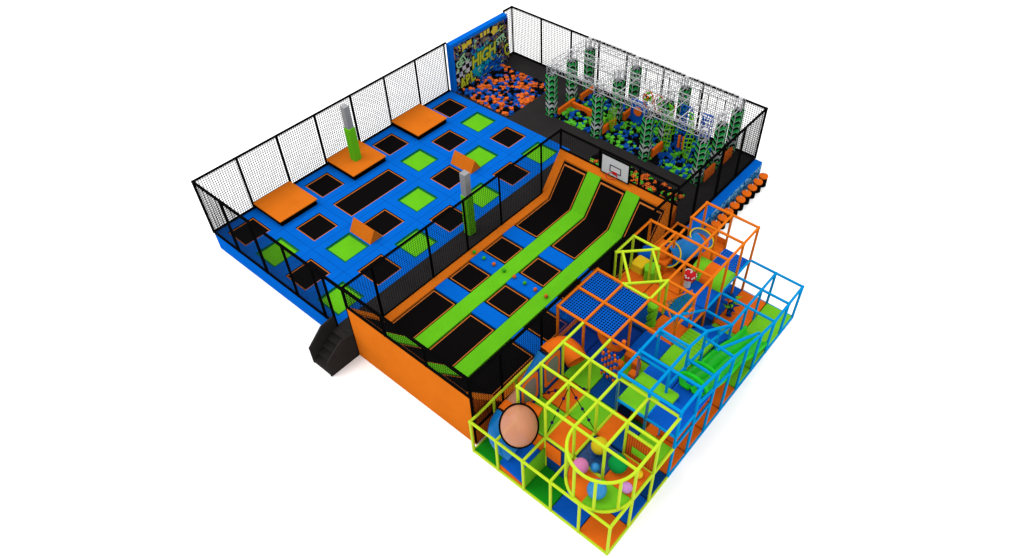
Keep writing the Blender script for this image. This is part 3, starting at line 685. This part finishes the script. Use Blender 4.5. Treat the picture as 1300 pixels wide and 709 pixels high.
posts = [(5, 3, 0, Z3), (5, 4, 0, Z3), (4, 3, 0, Z3), (3, 3, Z1, Z3), (4, 4, 0, Z3), (3, 4, Z1, Z3), (3, 5, 0, Z3), (4, 5, 0, Z3), (4, 6, 0, Z2), (5, 5, 0, 3.05), (5, 6, 0, 2.75), (5, 7, 0, 2.3), (5, 8, 0, 1.9), (4, 7, 0, 2.35), (4, 8, 0, Z1), (4, 9, 0, Z1), (5, 9, 0, Z1), (5, 10, 0, Z1), (4, 10, 0, Z1), (5, 11, 0, Z1), (4, 11, 0, Z1)]
frame('play_structure', 'blue_steel', 'bright blue steel tube frame on the right side of the soft play area', 'tube frame', posts, rails, (4, 7, 0))

# ------------------------------------------------------------------ mats
def mat_(i, j, z, col, label, h=.09, dx=1, dy=1, inset=.012, name='floor_mat', top=None):
    mb = MB(); mb.cbox(i + inset, i + dx - inset, j + inset, j + dy - inset, z - h, z, .03)
    return tag(mb.build(name, col), label, 'mat', 'soft floor mats of the play area')
O, Bl, Lm, Nv, Dg = 'play_orange', 'play_blue', 'lime_vinyl', 'navy', 'dark_green'
low = .10
for i, j, c, l in [(0, 0, Dg, 'dark green ground mat in the front left corner bay under the lime frame'),
    (2, 0, Dg, 'dark green ground mat between the blue ramp and the blue mat at the front edge'), (3, 0, Bl, 'blue ground mat left of the orange corner mat at the front edge'),
    (4, 0, O, 'orange ground mat in the front corner bay nearest the viewer'), (4, 1, Bl, 'blue ground mat behind the orange corner mat on the right edge'), (4, 2, Nv, 'navy ground mat on the right edge just before the blue frame starts'),
    (0, 1, Dg, 'dark green ground mat behind the front left corner bay'), (1, 1, Bl, 'blue ground mat under the peach dome'), (2, 1, Nv, 'navy ground mat in the second row under the chain net'), (3, 1, Dg, 'dark green ground mat in the second row beneath the ball platform'),
    (4, 3, O, 'orange ground mat under the front corner of the blue frame'), (4, 4, O, 'orange ground mat on the right edge, second bay of the blue frame'), (4, 5, O, 'orange ground mat beside the foot of the green slide, third blue bay'),
    (4, 6, O, 'orange ground mat beside the green slide, fourth blue bay'), (4, 7, Lm, 'lime ground mat on the right edge at the slide exit'), (3, 3, Dg, 'dark green ground mat under the raised lime platform'), (3, 4, O, 'reddish orange ground mat under the raised blue platform'),
    (3, 5, O, 'orange ground mat under the lime block'), (3, 6, O, 'orange ground mat under the lime ripples'), (3, 8, Lm, 'lime ground mat in the bay left of the slide exit'), (3, 7, Bl, 'blue ground mat below the blue chute'),
    (2, 9, Bl, 'blue ground mat under the striped hump'), (2, 10, Bl, 'blue ground mat under the white dotted net platform')]:
    mat_(i, j, low, c, l)
mat_(3, 9, low, O, 'large orange ground mat beside the lime mat at the back of the blue frame', dx=1, dy=2)
mat_(4, 8, low, Lm, 'large lime ground mat in the far right corner of the blue frame', dx=1, dy=3)
tag(MB().box(.02, 2.98, 2.02, 10.98, .004, .03).build('base_sheet', 'navy'), 'thin navy base sheet on the ground under the middle of the soft play frame', 'mat')
tag(MB().box(3.0, 4.98, .02, 10.98, .002, .006).build('base_sheet', 'black'), 'thin black base sheet on the ground under the right side of the soft play frame', 'mat')
# upper floors
for i, j, z, c, l in [(1, 1, Z1, Lm, 'lime upper floor mat behind the peach dome'), (2, 1, Z1, O, 'orange upper floor mat at the front of the chain net'), (1, 2, Z1, O, 'orange upper floor mat by the grey windows, left of the chain net centre'),
    (2, 2, Z1, Lm, 'lime upper floor mat at the back right of the chain net'), (1, 3, Z1, Lm, 'lime upper floor mat in front of the orange tube mouth'), (2, 3, Z1, Nv, 'navy upper floor mat behind the chain net'),
    (4, 1, Z1, O, 'orange upper floor mat next to the orange slatted wall'), (4, 2, Z1, Lm, 'lime upper floor mat behind the orange slatted wall'), 
    (3, 1, Z1 - .06, 'ball_pool', 'navy ball pool floor in the middle of the balls'),
    (3, 3, 2.2, Lm, 'lime raised mat in the front left bay of the blue frame'), (4, 3, 2.2, Bl, 'blue raised mat in the front right bay of the blue frame'), (4, 4, 2.1, Bl, 'blue raised mat at the top of the green slide'), (3, 4, 2.1, Bl, 'blue raised mat behind the lime ledge'),
    (2, 5, Z1 + .1, Bl, 'blue upper floor mat beside the blue frame, behind the netted roof'), (2, 6, Z1, O, 'orange upper floor mat left of the lime ripples'), (2, 7, Z1, Bl, 'blue upper floor mat next to the teal net'), (2, 8, Z1, Bl, 'blue upper floor mat in front of the striped hump'),
    (0, 7, Z1, O, 'orange upper floor mat in the star tower'), (0, 8, Z1, O, 'orange upper floor mat under the yellow block'), (1, 7, Z1, O, 'orange upper floor mat between star tower and mushroom'), (1, 8, Z1, O, 'orange upper floor mat left of the mushroom'),
    (0, 9, Z1, O, 'orange upper floor mat behind the blue dome'), (1, 9, Z1, 'foam_black', 'black upper floor mat under the blue tube'), (1, 10, Z1, O, 'orange upper floor mat left of the white dotted net platform'), (0, 10, Z1, 'black', 'black upper floor mat in the far left bay'),
    (0, 6, Z1, Nv, 'navy upper floor mat behind the netted roof'), (1, 6, Z1, Nv, 'navy upper floor mat under the green ball'), (2, 4, Z1, Lm, 'lime upper floor mat with orange blocks')]:
    if c == 'ball_pool':
        M[c] = mat('ball_pool', alb(12, 74, 140), rough=.4, var=.5, scale=9)
    mat_(i, j, z, c, l)
mat_(3, 2, Z1, O, 'orange narrow floor mat behind the big yellow ball', dx=.55)
mat_(3.55, 2, Z1, Nv, 'navy narrow floor mat left of the lime mat behind the slatted wall', dx=.45)
# perforated navy floors under the netted roof
for (i, j, d) in ((0, 4, 'front left'), (1, 4, 'front right'), (0, 5, 'back left'), (1, 5, 'back right')):
    mat_(i, j, Z1 - .1, 'net_navy', 'navy floor mat seen under the netted roof, ' + d)
# quarter discs of the curved bay
for s_, c, l in ((-1, O, 'orange quarter round mat at the left of the curved ball bay'), (1, Lm, 'lime quarter round mat at the right of the curved ball bay')):
    mb = MB(); P = [(4, 1)] + [(4 + s_ * .95 * math.cos(t * PI / 24), 1 - .93 * math.sin(t * PI / 24)) for t in range(13)]
    if s_ > 0: P = P[::-1]
    mb.face([(x, y, Z1) for x, y in P]); mb.face([(x, y, Z1 - .09) for x, y in P][::-1])
    for k in range(len(P)):
        a_, b_ = P[k], P[(k + 1) % len(P)]; mb.face([(*a_, Z1 - .09), (*b_, Z1 - .09), (*b_, Z1), (*a_, Z1)])
    tag(mb.build('curved_mat', c), l, 'mat', 'soft floor mats of the play area')
# front left blue ramp with orange face
rp_ = thing('soft_ramp', (1.5, .5, 0), 'blue soft ramp with an orange front face under the peach dome', 'soft ramp')
mb = MB(); mb.hexa([(1.05, .06, .02), (1.95, .06, .02), (1.95, .95, .02), (1.05, .95, .02), (1.05, .06, .45), (1.95, .06, .25), (1.95, .95, .7), (1.05, .95, .9)]); mb.build('ramp_top', Bl, rp_)
mb = MB(); mb.hexa([(1.05, .03, .02), (1.95, .03, .02), (1.95, .058, .02), (1.05, .058, .02), (1.05, .03, .30), (1.95, .03, .12), (1.95, .058, .12), (1.05, .058, .30)]); mb.build('front_face', O, rp_)
# wall panels
def panel(name, m_, bx, label, cat='wall panel', grp='soft play wall panels'):
    return tag(MB().cbox(*bx, .015).build(name, m_), label, cat, grp)
panel('wall_panel', Lm, (1.98, 2.02, .05, .95, .1, 1.1), 'lime upright panel at the front between the blue ramp and dark green mat')
panel('wall_panel', O, (1.05, 1.95, .98, 1.02, .1, 1.5), 'orange upright panel behind the blue ramp')
panel('wall_panel', O, (2.05, 2.6, .93, .97, .75, 1.5), 'dark orange upright panel under the front edge of the chain net floor')
panel('wall_panel', Nv, (2.05, 2.95, .98, 1.02, .1, 1.5), 'navy upright panel behind the front dark green mat')
panel('wall_panel', Nv, (3.05, 3.95, .98, 1.02, .1, 1.5), 'navy upright panel under the curved ball bay')
panel('wall_panel', Nv, (3.98, 4.02, 1.05, 1.95, .1, 1.5), 'navy upright panel inside the right front edge')
panel('wall_panel', O, (3.98, 4.02, 3.05, 3.95, .1, 1.5), 'orange upright panel in the first bay of the blue frame')
panel('wall_panel', O, (3.98, 4.02, 4.05, 5.95, .1, 1.2), 'long orange upright panel behind the blue frame posts on the right side')
panel('wall_panel', O, (1.05, 1.95, 11.0, 11.03, Z1, 1.95), 'orange upright panel at the far back of the orange frame')
sw = thing('slatted_wall', (4.5, 2, Z1), 'orange slatted wall with a lime window panel between two lime posts', 'wall panel')
MB().box(4.06, 4.94, 1.98, 2.02, Z1, 2.7).build('slats', 'orange_slats', sw); MB().cbox(4.25, 4.75, 1.95, 1.98, 1.95, 2.25, .01).build('window_panel', Lm, sw)
for j, d in ((1, 'nearer the peach dome'), (2, 'nearer the orange tube mouth')):
    t = thing('window_panel', (1, j + .5, Z1), 'navy upright panel with an orange framed grey window, ' + d, 'window panel', 'window panels above the chain net floor')
    MB().box(.97, 1.0, j + .06, j + .94, Z1, Z2 - .06).build('panel', Nv, t)
    def oval(x, ry, rz, n=28, yc=j + .5, zc=2.4, pw=3.2):
        P = []
        for k in range(n):
            a_ = 2 * PI * k / n; c_, s_ = math.cos(a_), math.sin(a_); P.append((x, yc + ry * math.copysign(abs(c_) ** (2 / pw), c_), zc + rz * math.copysign(abs(s_) ** (2 / pw), s_)))
        return P
    a_, b_ = oval(1.012, .36, .62, pw=8), oval(1.002, .36, .62, pw=8); mb = MB(); mb.face(a_); [mb.face([b_[k], b_[(k + 1) % 28], a_[(k + 1) % 28], a_[k]]) for k in range(28)]; mb.build('orange_frame', O, t)
    a_, b_ = oval(1.022, .27, .5), oval(1.013, .27, .5); mb = MB(); mb.face(a_); [mb.face([b_[k], b_[(k + 1) % 28], a_[(k + 1) % 28], a_[k]]) for k in range(28)]; mb.build('window_pane', 'glass_grey', t)

# ------------------------------------------------------------------ dome, tubes
t = thing('bubble_window', (1.46, .45, 1.9), 'large peach coloured bubble window with a black rim at the front', 'bubble window')
cdir = (cam_loc - Vector((1.46, .5, 2.24))); cdir = Vector((.42, -.46, .78)).normalized(); ctr = Vector((1.44, .52, 2.2))
xx = cdir.cross(Vector((0, 0, 1))).normalized(); yy = xx.cross(cdir)
Rr = .53; V = []; F = []; nu = 36; nv = 8
for i in range(nv + 1):
    t_ = (i / nv) * PI * .42; rr_ = math.sin(t_) / math.sin(PI * .42) * Rr; hh = (math.cos(t_) - math.cos(PI * .42)) * .52
    for k in range(nu): V.append(ctr + (xx * math.cos(2 * PI * k / nu) + yy * 1.12 * math.sin(2 * PI * k / nu)) * rr_ + cdir * hh)
for i in range(nv):
    for k in range(nu): l = (k + 1) % nu; F.append((i * nu + k, (i + 1) * nu + k, (i + 1) * nu + l, i * nu + l))
MB().mesh(V, F, 0, True).build('bubble', 'dome', t)
mb = MB(); mb.tube([ctr + (xx * math.cos(2 * PI * k / 36) + yy * 1.12 * math.sin(2 * PI * k / 36)) * Rr for k in range(36)], .04, 8, closed=True); mb.build('rim', 'black', t)
def hollow_tube(root, name, m_, pts, r, n=20, th=.03):
    mb = MB(); mb.tube(pts, r, n, caps=False); mb.tube(pts, r - th, n, caps=False)
    return mb.build(name, m_, root)
def arc3(p0, p1, p2, n=8):   # quadratic bezier
    return [tuple((1 - u) ** 2 * a + 2 * u * (1 - u) * b_ + u * u * c for a, b_, c in zip(p0, p1, p2)) for u in [k / n for k in range(n + 1)]]
t = thing('tube_slide', (.5, 2, 0), 'fat orange and blue tube slide running along the left side of the lime frame', 'tube slide')
hollow_tube(t, 'tube_section', 'play_orange', arc3((1.25, 3.4, 2.05), (.5, 3.75, 2.35), (.45, 3.0, 2.1)), .34)
hollow_tube(t, 'tube_section', 'tube_blue', arc3((.45, 2.99, 2.1), (.45, 2.6, 1.75), (.5, 1.9, 1.4)), .34)
hollow_tube(t, 'tube_section', 'dome', [(.5, 1.89, 1.4), (.5, 1.3, 1.3)], .33)
hollow_tube(t, 'tube_section', 'play_orange', [(.5, 1.29, 1.3), (.5, .98, 1.25)], .345)
hollow_tube(t, 'tube_section', 'tube_blue', arc3((.5, .97, 1.25), (.45, .4, 1.05), (.9, .45, .75)) + [(1.2, .5, .6)], .33)
t2_ = thing('tube_mouth', (1.9, 1.3, Z1), 'orange ring shaped tube mouth behind the peach dome', 'tube mouth')
mb = MB(); mb.tube(arc3((1.2, 1.02, 2.0), (1.4, 1.08, 2.0), (1.58, 1.12, 1.95)), .36, 22, caps=False); mb.tube(arc3((1.2, 1.02, 2.0), (1.4, 1.08, 2.0), (1.58, 1.12, 1.95)), .32, 22, caps=False); mb.build('mouth', O, t2_)
t = thing('clear_tube', (1.3, 9.7, 2.1), 'glossy blue crawl tube with flared yellow rimmed ends in the orange frame', 'crawl tube')
hollow_tube(t, 'tube_body', 'tube_blue', [(.95, 8.95, 2.1), (1.1, 9.25, 2.15), (1.3, 9.6, 2.2), (1.45, 10.0, 2.3)], [.42, .34, .34, .44] if False else .38, 24)
for c_, d_ in (((.95, 9.0, 2.1), Vector((-.1, -.6, .5))), ((1.45, 10.02, 2.32), Vector((.3, .1, .9)))):
    d_ = d_.normalized(); x_ = d_.cross(Vector((0, 0, 1))).normalized(); y_ = x_.cross(d_); mb = MB()
    C_ = Vector(c_); n = 28; rings = []
    for q, (off, rr_) in enumerate(((0, .34), (.08, .40), (.14, .44))): rings.append([C_ + d_ * off + (x_ * math.cos(2 * PI * k / n) + y_ * math.sin(2 * PI * k / n)) * rr_ for k in range(n)])
    V = [p for r_ in rings for p in r_]; mb.mesh(V, [(q * n + k, q * n + (k + 1) % n, (q + 1) * n + (k + 1) % n, (q + 1) * n + k) for q in range(2) for k in range(n)], 0, True)
    mb.build('flared_end', 'tube_blue', t); mb = MB(); mb.tube(rings[2], .028, 6, closed=True); mb.build('rim', 'ball_yellow', t)
tag(MB().sphere((.62, 8.92, 2.0), .3, 18, 10).build('soft_pillow', 'play_orange'), 'round orange cushion at the mouth of the glossy blue tube', 'cushion')

# ------------------------------------------------------------------ netted roof
t = thing('netted_roof', (1, 5, Z2), 'bright blue perforated roof in four squares on the orange frame', 'netted roof')
for i in (0, 1):
    for j in (4, 5):
        mb = MB(); n = 10; a0, a1 = .06, .94; st_ = (a1 - a0) / n; hs = .026; z = Z2 - .03
        hs_ = [(i + a0 + st_ * (p + .5) - hs, i + a0 + st_ * (p + .5) + hs, j + a0 + st_ * (q + .5) - hs, j + a0 + st_ * (q + .5) + hs) for p in range(n) for q in range(n)]
        slab_holes(mb, i + a0, i + a1, j + a0, j + a1, z, hs_, .03, 0, 1)
        mb.build('perforated_sheet', ['net_blue', 'foam_navy' if 'foam_navy' in M else 'navy_dark'] if 'navy_dark' in M else ['net_blue', 'black'], t)
# white dotted net platform at the back
t = thing('dotted_platform', (2.5, 10.5, Z1), 'blue net platform with rows of white dots at the far right of the orange frame', 'net platform')
mb = MB()
for k in range(9):
    a_ = .06 + .88 * k / 8; mb.box(2 + a_ - .032, 2 + a_ + .032, 10.06, 10.94, Z1 - .03, Z1); mb.box(2.06, 2.94, 10 + a_ - .03, 10 + a_ + .03, Z1 - .031, Z1 + .002)
mb.build('webbing', 'play_blue', t)
MB().box(2.04, 2.96, 10.04, 10.96, Z1 - .06, Z1 - .04).build('white_sheet', 'white_paint', t)
# striped hump
t = thing('striped_hump', (2.5, 9.5, Z1), 'rounded soft hump with lime, orange and lime stripes', 'soft hump')
for k, c in enumerate((Lm, O, Lm)):
    x0, x1 = 1.75 + k * .42, 1.75 + (k + 1) * .42 - .004; mb = MB(); n = 12
    A = [(y, z) for y, z in [(9.45 - .5 * math.cos(q * PI / n), Z1 + .02 + .42 * math.sin(q * PI / n)) for q in range(n + 1)]]
    V = [(x0, *p) for p in A] + [(x1, *p) for p in A]
    mb.mesh(V, [(q, n + 1 + q, n + 2 + q, q + 1) for q in range(n)], 0, True); mb.mesh(V, [tuple(range(n + 1))]); mb.mesh(V, [tuple(range(2 * n + 1, n, -1))]); mb.build('hump_stripe', c, t)
# mushroom
t = thing('mushroom', (1.95, 8.55, Z1), 'red toadstool with white spots standing beside the blue mat', 'mushroom')
MB().tube([(1.95, 8.55, Z1), (1.95, 8.55, 2.1)], [.12, .09], 12).build('stem', 'white_paint', t)
mb = MB(); c_ = (1.95, 8.55, 2.08); n = 20; V = []; F = []
for i in range(8):
    a_ = PI / 2 * i / 7
    for k in range(n): V.append((c_[0] + 0.26 * math.sin(a_) * math.cos(2 * PI * k / n), c_[1] + 0.26 * math.sin(a_) * math.sin(2 * PI * k / n), c_[2] + .22 * math.cos(a_)))
for i in range(7):
    for k in range(n): l = (k + 1) % n; F.append((i * n + k, (i + 1) * n + k, (i + 1) * n + l, i * n + l))
mb.mesh(V, F, 0, True); mb.mesh(V[-n:], [tuple(range(n - 1, -1, -1))]); mb.build('cap', 'red', t)
mb = MB()
for k in range(18):
    a_, e = k * 2.4, .25 + 1.1 * ((k * .37) % 1); mb.sphere((c_[0] + 0.25 * math.sin(e) * math.cos(a_), c_[1] + .25 * math.sin(e) * math.sin(a_), c_[2] + .212 * math.cos(e)), .034, 8, 5)
mb.build('spots', 'white_paint', t)
# cushions round the star tower
def solid(name, m_, bx, label, cat, c=.05): return tag(MB().cbox(*bx, c).build(name, m_), label, cat)
solid('foam_block', 'yellow', (.02, .5, 7.95, 8.5, Z1, 1.95), 'yellow foam block between the orange mat and the blue dome', 'foam block')
mb = MB(); mb.cyl(.80, 8.1, Z1, 2.08, .30, 6); tag(mb.build('foam_hexagon', 'lime_vinyl'), 'lime hexagonal foam seat beside the yellow block', 'foam block')
mb = MB(); mb.sphere((.15, 8.85, 1.75), .36, 20, 12, sz=.8); tag(mb.build('soft_dome', 'play_blue'), 'blue soft dome beside the yellow foam block', 'soft dome')
solid('foam_block', O, (.62, 1.05, 8.55, 9.05, Z1, 2.0), 'orange foam block between the green hexagon and the glossy blue tube', 'foam block')
tag(MB().sphere((1.25, 6.95, 1.85), .17, 16, 10).build('soft_ball', 'lime_vinyl'), 'green soft ball on the navy mat inside the star tower', 'ball')
# palm-like twisted post
mb = MB()
for s_ in range(3): mb.tube([(1.95 + .09 * math.cos(q * .55 + s_ * 2.1), 6.35 + .09 * math.sin(q * .55 + s_ * 2.1), .1 + q * .1) for q in range(24)], .085, 8)
mb.sphere((1.95, 6.35, 2.5), .18, 12, 8, sz=.5)
tag(mb.build('twisted_post', Lm), 'twisted lime green column beside the star tower and the orange mat', 'twisted post')
# teal net
def net_quad(name, m_, A, B, C, Dd, label, cat, n=9, m2=12, r=.016, fr=None):
    t = thing(name, A, label, cat); mb = MB(); A, B, C, Dd = map(Vector, (A, B, C, Dd))
    for k in range(n + 1): u_ = k / n; mb.tube([A.lerp(B, u_), Dd.lerp(C, u_)], r, 4, caps=False)
    for k in range(m2 + 1): u_ = k / m2; mb.tube([A.lerp(Dd, u_), B.lerp(C, u_)], r, 4, caps=False)
    mb.build('webbing', m_, t)
    if fr:
        mb = MB(); mb.tube([A, B, C, Dd, A], .03, 6); mb.build('frame', fr, t)
    return t
net_quad('climbing_net', 'net_teal', (2.08, 6.9, 2.3), (2.55, 7.7, 2.5), (2.98, 7.2, 2.2), (2.9, 6.1, 2.4), 'sloping teal climbing net in an orange frame between star tower and mushroom', 'climbing net', fr='orange_steel')
# ripples, ledges
t = thing('ripple_bridge', (3.5, 6.5, Z1), 'row of rounded lime green ripples leading up beside the slide', 'ripple bridge')
for k in range(7):
    mb = MB(); y = 5.95 + k * .16; mb.tube([(3.05, y, 1.72 - .02 * k), (3.95, y, 1.72 - .02 * k)], .1, 10); mb.build('ripple', Lm, t)
solid('foam_block', Lm, (3.08, 3.95, 5.05, 5.85, Z1 - .1, 2.0), 'lime foam block in the blue frame in front of the ripples', 'foam block')
solid('foam_block', Lm, (3.05, 4.35, 3.8, 4.2, 2.2, 2.3), 'narrow lime foam ledge crossing the front of the blue frame', 'foam block', .04)
mb = MB(); mb.hexa([(3.06, 7.0, 1.4), (3.94, 7.0, 1.4), (3.94, 8.6, .15), (3.06, 8.6, .15), (3.06, 7.0, 1.62), (3.94, 7.0, 1.62), (3.94, 8.6, .35), (3.06, 8.6, .35)])
tag(mb.build('soft_chute', Bl), 'smooth blue chute sloping down behind the ripples', 'chute')
for k, (x, y) in enumerate(((2.2, 4.25), (2.6, 4.6), (2.75, 4.2), (2.25, 4.72))):
    solid('foam_block', O, (x - .12, x + .12, y - .12, y + .12, Z1, 1.95), 'orange foam block on the lime mat beside the netted roof, ' + ('front left', 'middle right', 'front right', 'back left')[k] + ' of four', 'foam block', .03)
# green slide
t = thing('wave_slide', (4.5, 7, 0), 'wide bright green slide with raised lips running along the blue frame', 'slide')
n = 40; prof_s = []
for k in range(n + 1):
    u_ = k / n; y = 4.55 + 4.7 * u_; z = 2.02 * (1 - u_) ** 1.15 + .17 + .05 * math.sin(u_ * 15) * (1 - u_); prof_s.append((y, z))
sec = [(-.50, .26), (-.45, .30), (-.40, .26), (-.37, .06), (-.30, 0), (-.06, 0), (-.03, .10), (.03, .10), (.06, 0), (.30, 0), (.37, .06), (.40, .26), (.45, .30), (.50, .26)]
xc = lambda u_: 4.48 + .04 * math.sin(u_ * 9)
V = [(xc(k / n) + a_, y, z + b_) for k, (y, z) in enumerate(prof_s) for a_, b_ in sec]; ns = len(sec)
mb = MB(); mb.mesh(V, [(k * ns + i, k * ns + i + 1, (k + 1) * ns + i + 1, (k + 1) * ns + i) for k in range(n) for i in range(ns - 1)], 0, True)
V2 = [(x, y, z - .05) for x, y, z in V]; mb.mesh(V2, [((k + 1) * ns + i, (k + 1) * ns + i + 1, k * ns + i + 1, k * ns + i) for k in range(n) for i in range(ns - 1)], 0, True)
mb.build('slide_bed', 'slide_green', t)
for q, (y, z) in enumerate(((4.62, 2.55), (5.35, 2.3))):
    mb = MB(); mb.tube([(4.48 - .44 * math.cos(a_ * PI / 12), y, z - .05 + .3 * math.sin(a_ * PI / 12)) for a_ in range(13)], .06, 8); mb.build('hood_hoop', 'slide_green', t)
# spiky post
t = thing('peg_post', (3.25, 9.6, low), 'dark post bristling with orange and green cones at the back of the blue frame', 'climbing post')
MB().tube([(3.25, 9.6, low), (3.25, 9.6, 1.05)], .10, 12).build('post', 'navy', t)
for k in range(18):
    a_ = k * 2.4; z = .25 + k * .045; d_ = Vector((math.cos(a_), math.sin(a_), .35)); p = Vector((3.25, 9.6, z))
    MB().tube([p + d_ * .08, p + d_ * .28], [.06, .012], 8).build('cone', [O, Lm, 'navy'][k % 3], t)
# balls
for n_, x, y, r, m_, l in (('p', 3.40, .80, .225, 'pink', 'big pink ball at the left of the curved bay'), ('y', 3.44, 1.62, .25, 'ball_yellow', 'biggest yellow ball at the back of the ball pool'), ('s', 3.71, 1.06, .135, 'sky', 'small sky blue ball between the pink and the green ball'), ('g', 4.16, 1.49, .27, 'ball_green', 'big green ball right of the big yellow ball'),
                       ('ys', 4.72, 1.65, .135, 'ball_yellow', 'small yellow ball at the right by the slatted wall'), ('b', 4.17, .51, .27, 'sky', 'big sky blue ball at the front of the curved bay'), ('pp', 4.72, 1.11, .155, 'lilac', 'small lilac ball at the right front')):
    tag(MB().sphere((x, y, Z1 + .003 + r), r, 28, 16).build('play_ball', m_), l, 'ball', 'coloured balls in the curved bay')
# chain net
t = thing('rope_spider', (2, 2, Z1), 'dark ropes with purple knots spread like a spider over the orange and lime mats', 'rope spider')
top = (2.02, 2.02, 2.95)
for e in ((2, 1.03, Z1 + .1), (3.0, 2, Z1 + .1), (1.04, 2, Z1 + .1), (2, 3.0, Z1 + .1)):
    mb = MB(); mb.tube([top, e], .014, 6); mb.build('rope', 'black', t)
    [MB().sphere(lerp(top, e, u_), .05, 10, 6).build('knot', 'purple', t) for u_ in (.25, .5, .75)]
mb = MB(); mb.tube([(2, 2, Z2), top], .014, 6); mb.build('hanger', 'black', t)
# orange swing, bead ropes
mb = MB(); mb.tube([(1.8 - .46 * math.cos(k * PI / 14), 4.3, 2.95 - .62 * math.sin(k * PI / 14)) for k in range(15)], [.06 + .05 * math.sin(k * PI / 14) for k in range(15)], 12)
tag(mb.build('banana_swing', O), 'curved orange swing hanging below the netted roof', 'swing')
t = thing('bead_curtain', (2.1, 3.7, Z1), 'curtain of hanging blue and orange foam beads beside the lime mat', 'bead curtain')
for k in range(5):
    for q in range(2):
        x, y = 1.95 + k * .11, 3.7 + q * .12; mb = MB(); mb.tube([(x, y, Z1 + .1), (x, y, 2.8)], .008, 4)
        for b in range(7): mb.cbox(x - .032, x + .032, y - .032, y + .032, Z1 + .12 + b * .16, Z1 + .24 + b * .16, .01, (b + k + q) % 2)
        mb.build('bead_string', [O, 'play_blue'], t)
# netting walls on the navy side
for bx, l in (((.0, .0), 'left'),):
    net_quad('side_net', 'net_navy', (0.02, 4.05, Z1), (0.02, 5.95, Z1), (0.02, 5.95, Z2 - .05), (0.02, 4.05, Z2 - .05), 'thin navy net wall on the court side of the netted roof', 'net wall', n=22, m2=18, r=.007)

# ================================================================== camera, light, world
cam = bpy.data.cameras.new('camera'); co = bpy.data.objects.new('camera', cam); COL.objects.link(co); scn.camera = co
R = Matrix(((0.77144, 0.6363, -0.00049), (-0.45057, 0.54682, 0.70567), (0.44929, -0.54416, 0.70854))).transposed().to_4x4()
co.matrix_world = Matrix.Translation(cam_loc * S) @ R
cam.sensor_fit = 'HORIZONTAL'; cam.sensor_width = 36; cam.lens = 955.278 * 36 / 1300
cam.shift_x = (650 - 696.759) / 1300; cam.shift_y = (330.418 - 354.5) / 1300
cam.clip_start = .1; cam.clip_end = 1000
w = bpy.data.worlds.new('World'); scn.world = w; w.use_nodes = True
bg = w.node_tree.nodes['Background']; bg.inputs[0].default_value = (1, 1, 1, 1); bg.inputs[1].default_value = 1.9
def area(loc, target, size, power):
    l = bpy.data.lights.new('studio_lamp', 'AREA'); l.shape = 'DISK'; l.size = size; l.energy = power; l.color = (1, .985, .96)
    o = bpy.data.objects.new('studio_lamp', l); COL.objects.link(o); o.location = loc
    d = Vector(target) - Vector(loc); o.rotation_euler = d.to_track_quat('-Z', 'Y').to_euler(); return o
area((-30, -18, 78), (-4, 8, 0), 34, 26000)
scn.render.engine = 'CYCLES'
scn.view_settings.view_transform = 'Standard'; scn.view_settings.look = 'None'; scn.view_settings.exposure = 0; scn.view_settings.gamma = 1
scn.render.resolution_x = 1024; scn.render.resolution_y = 558
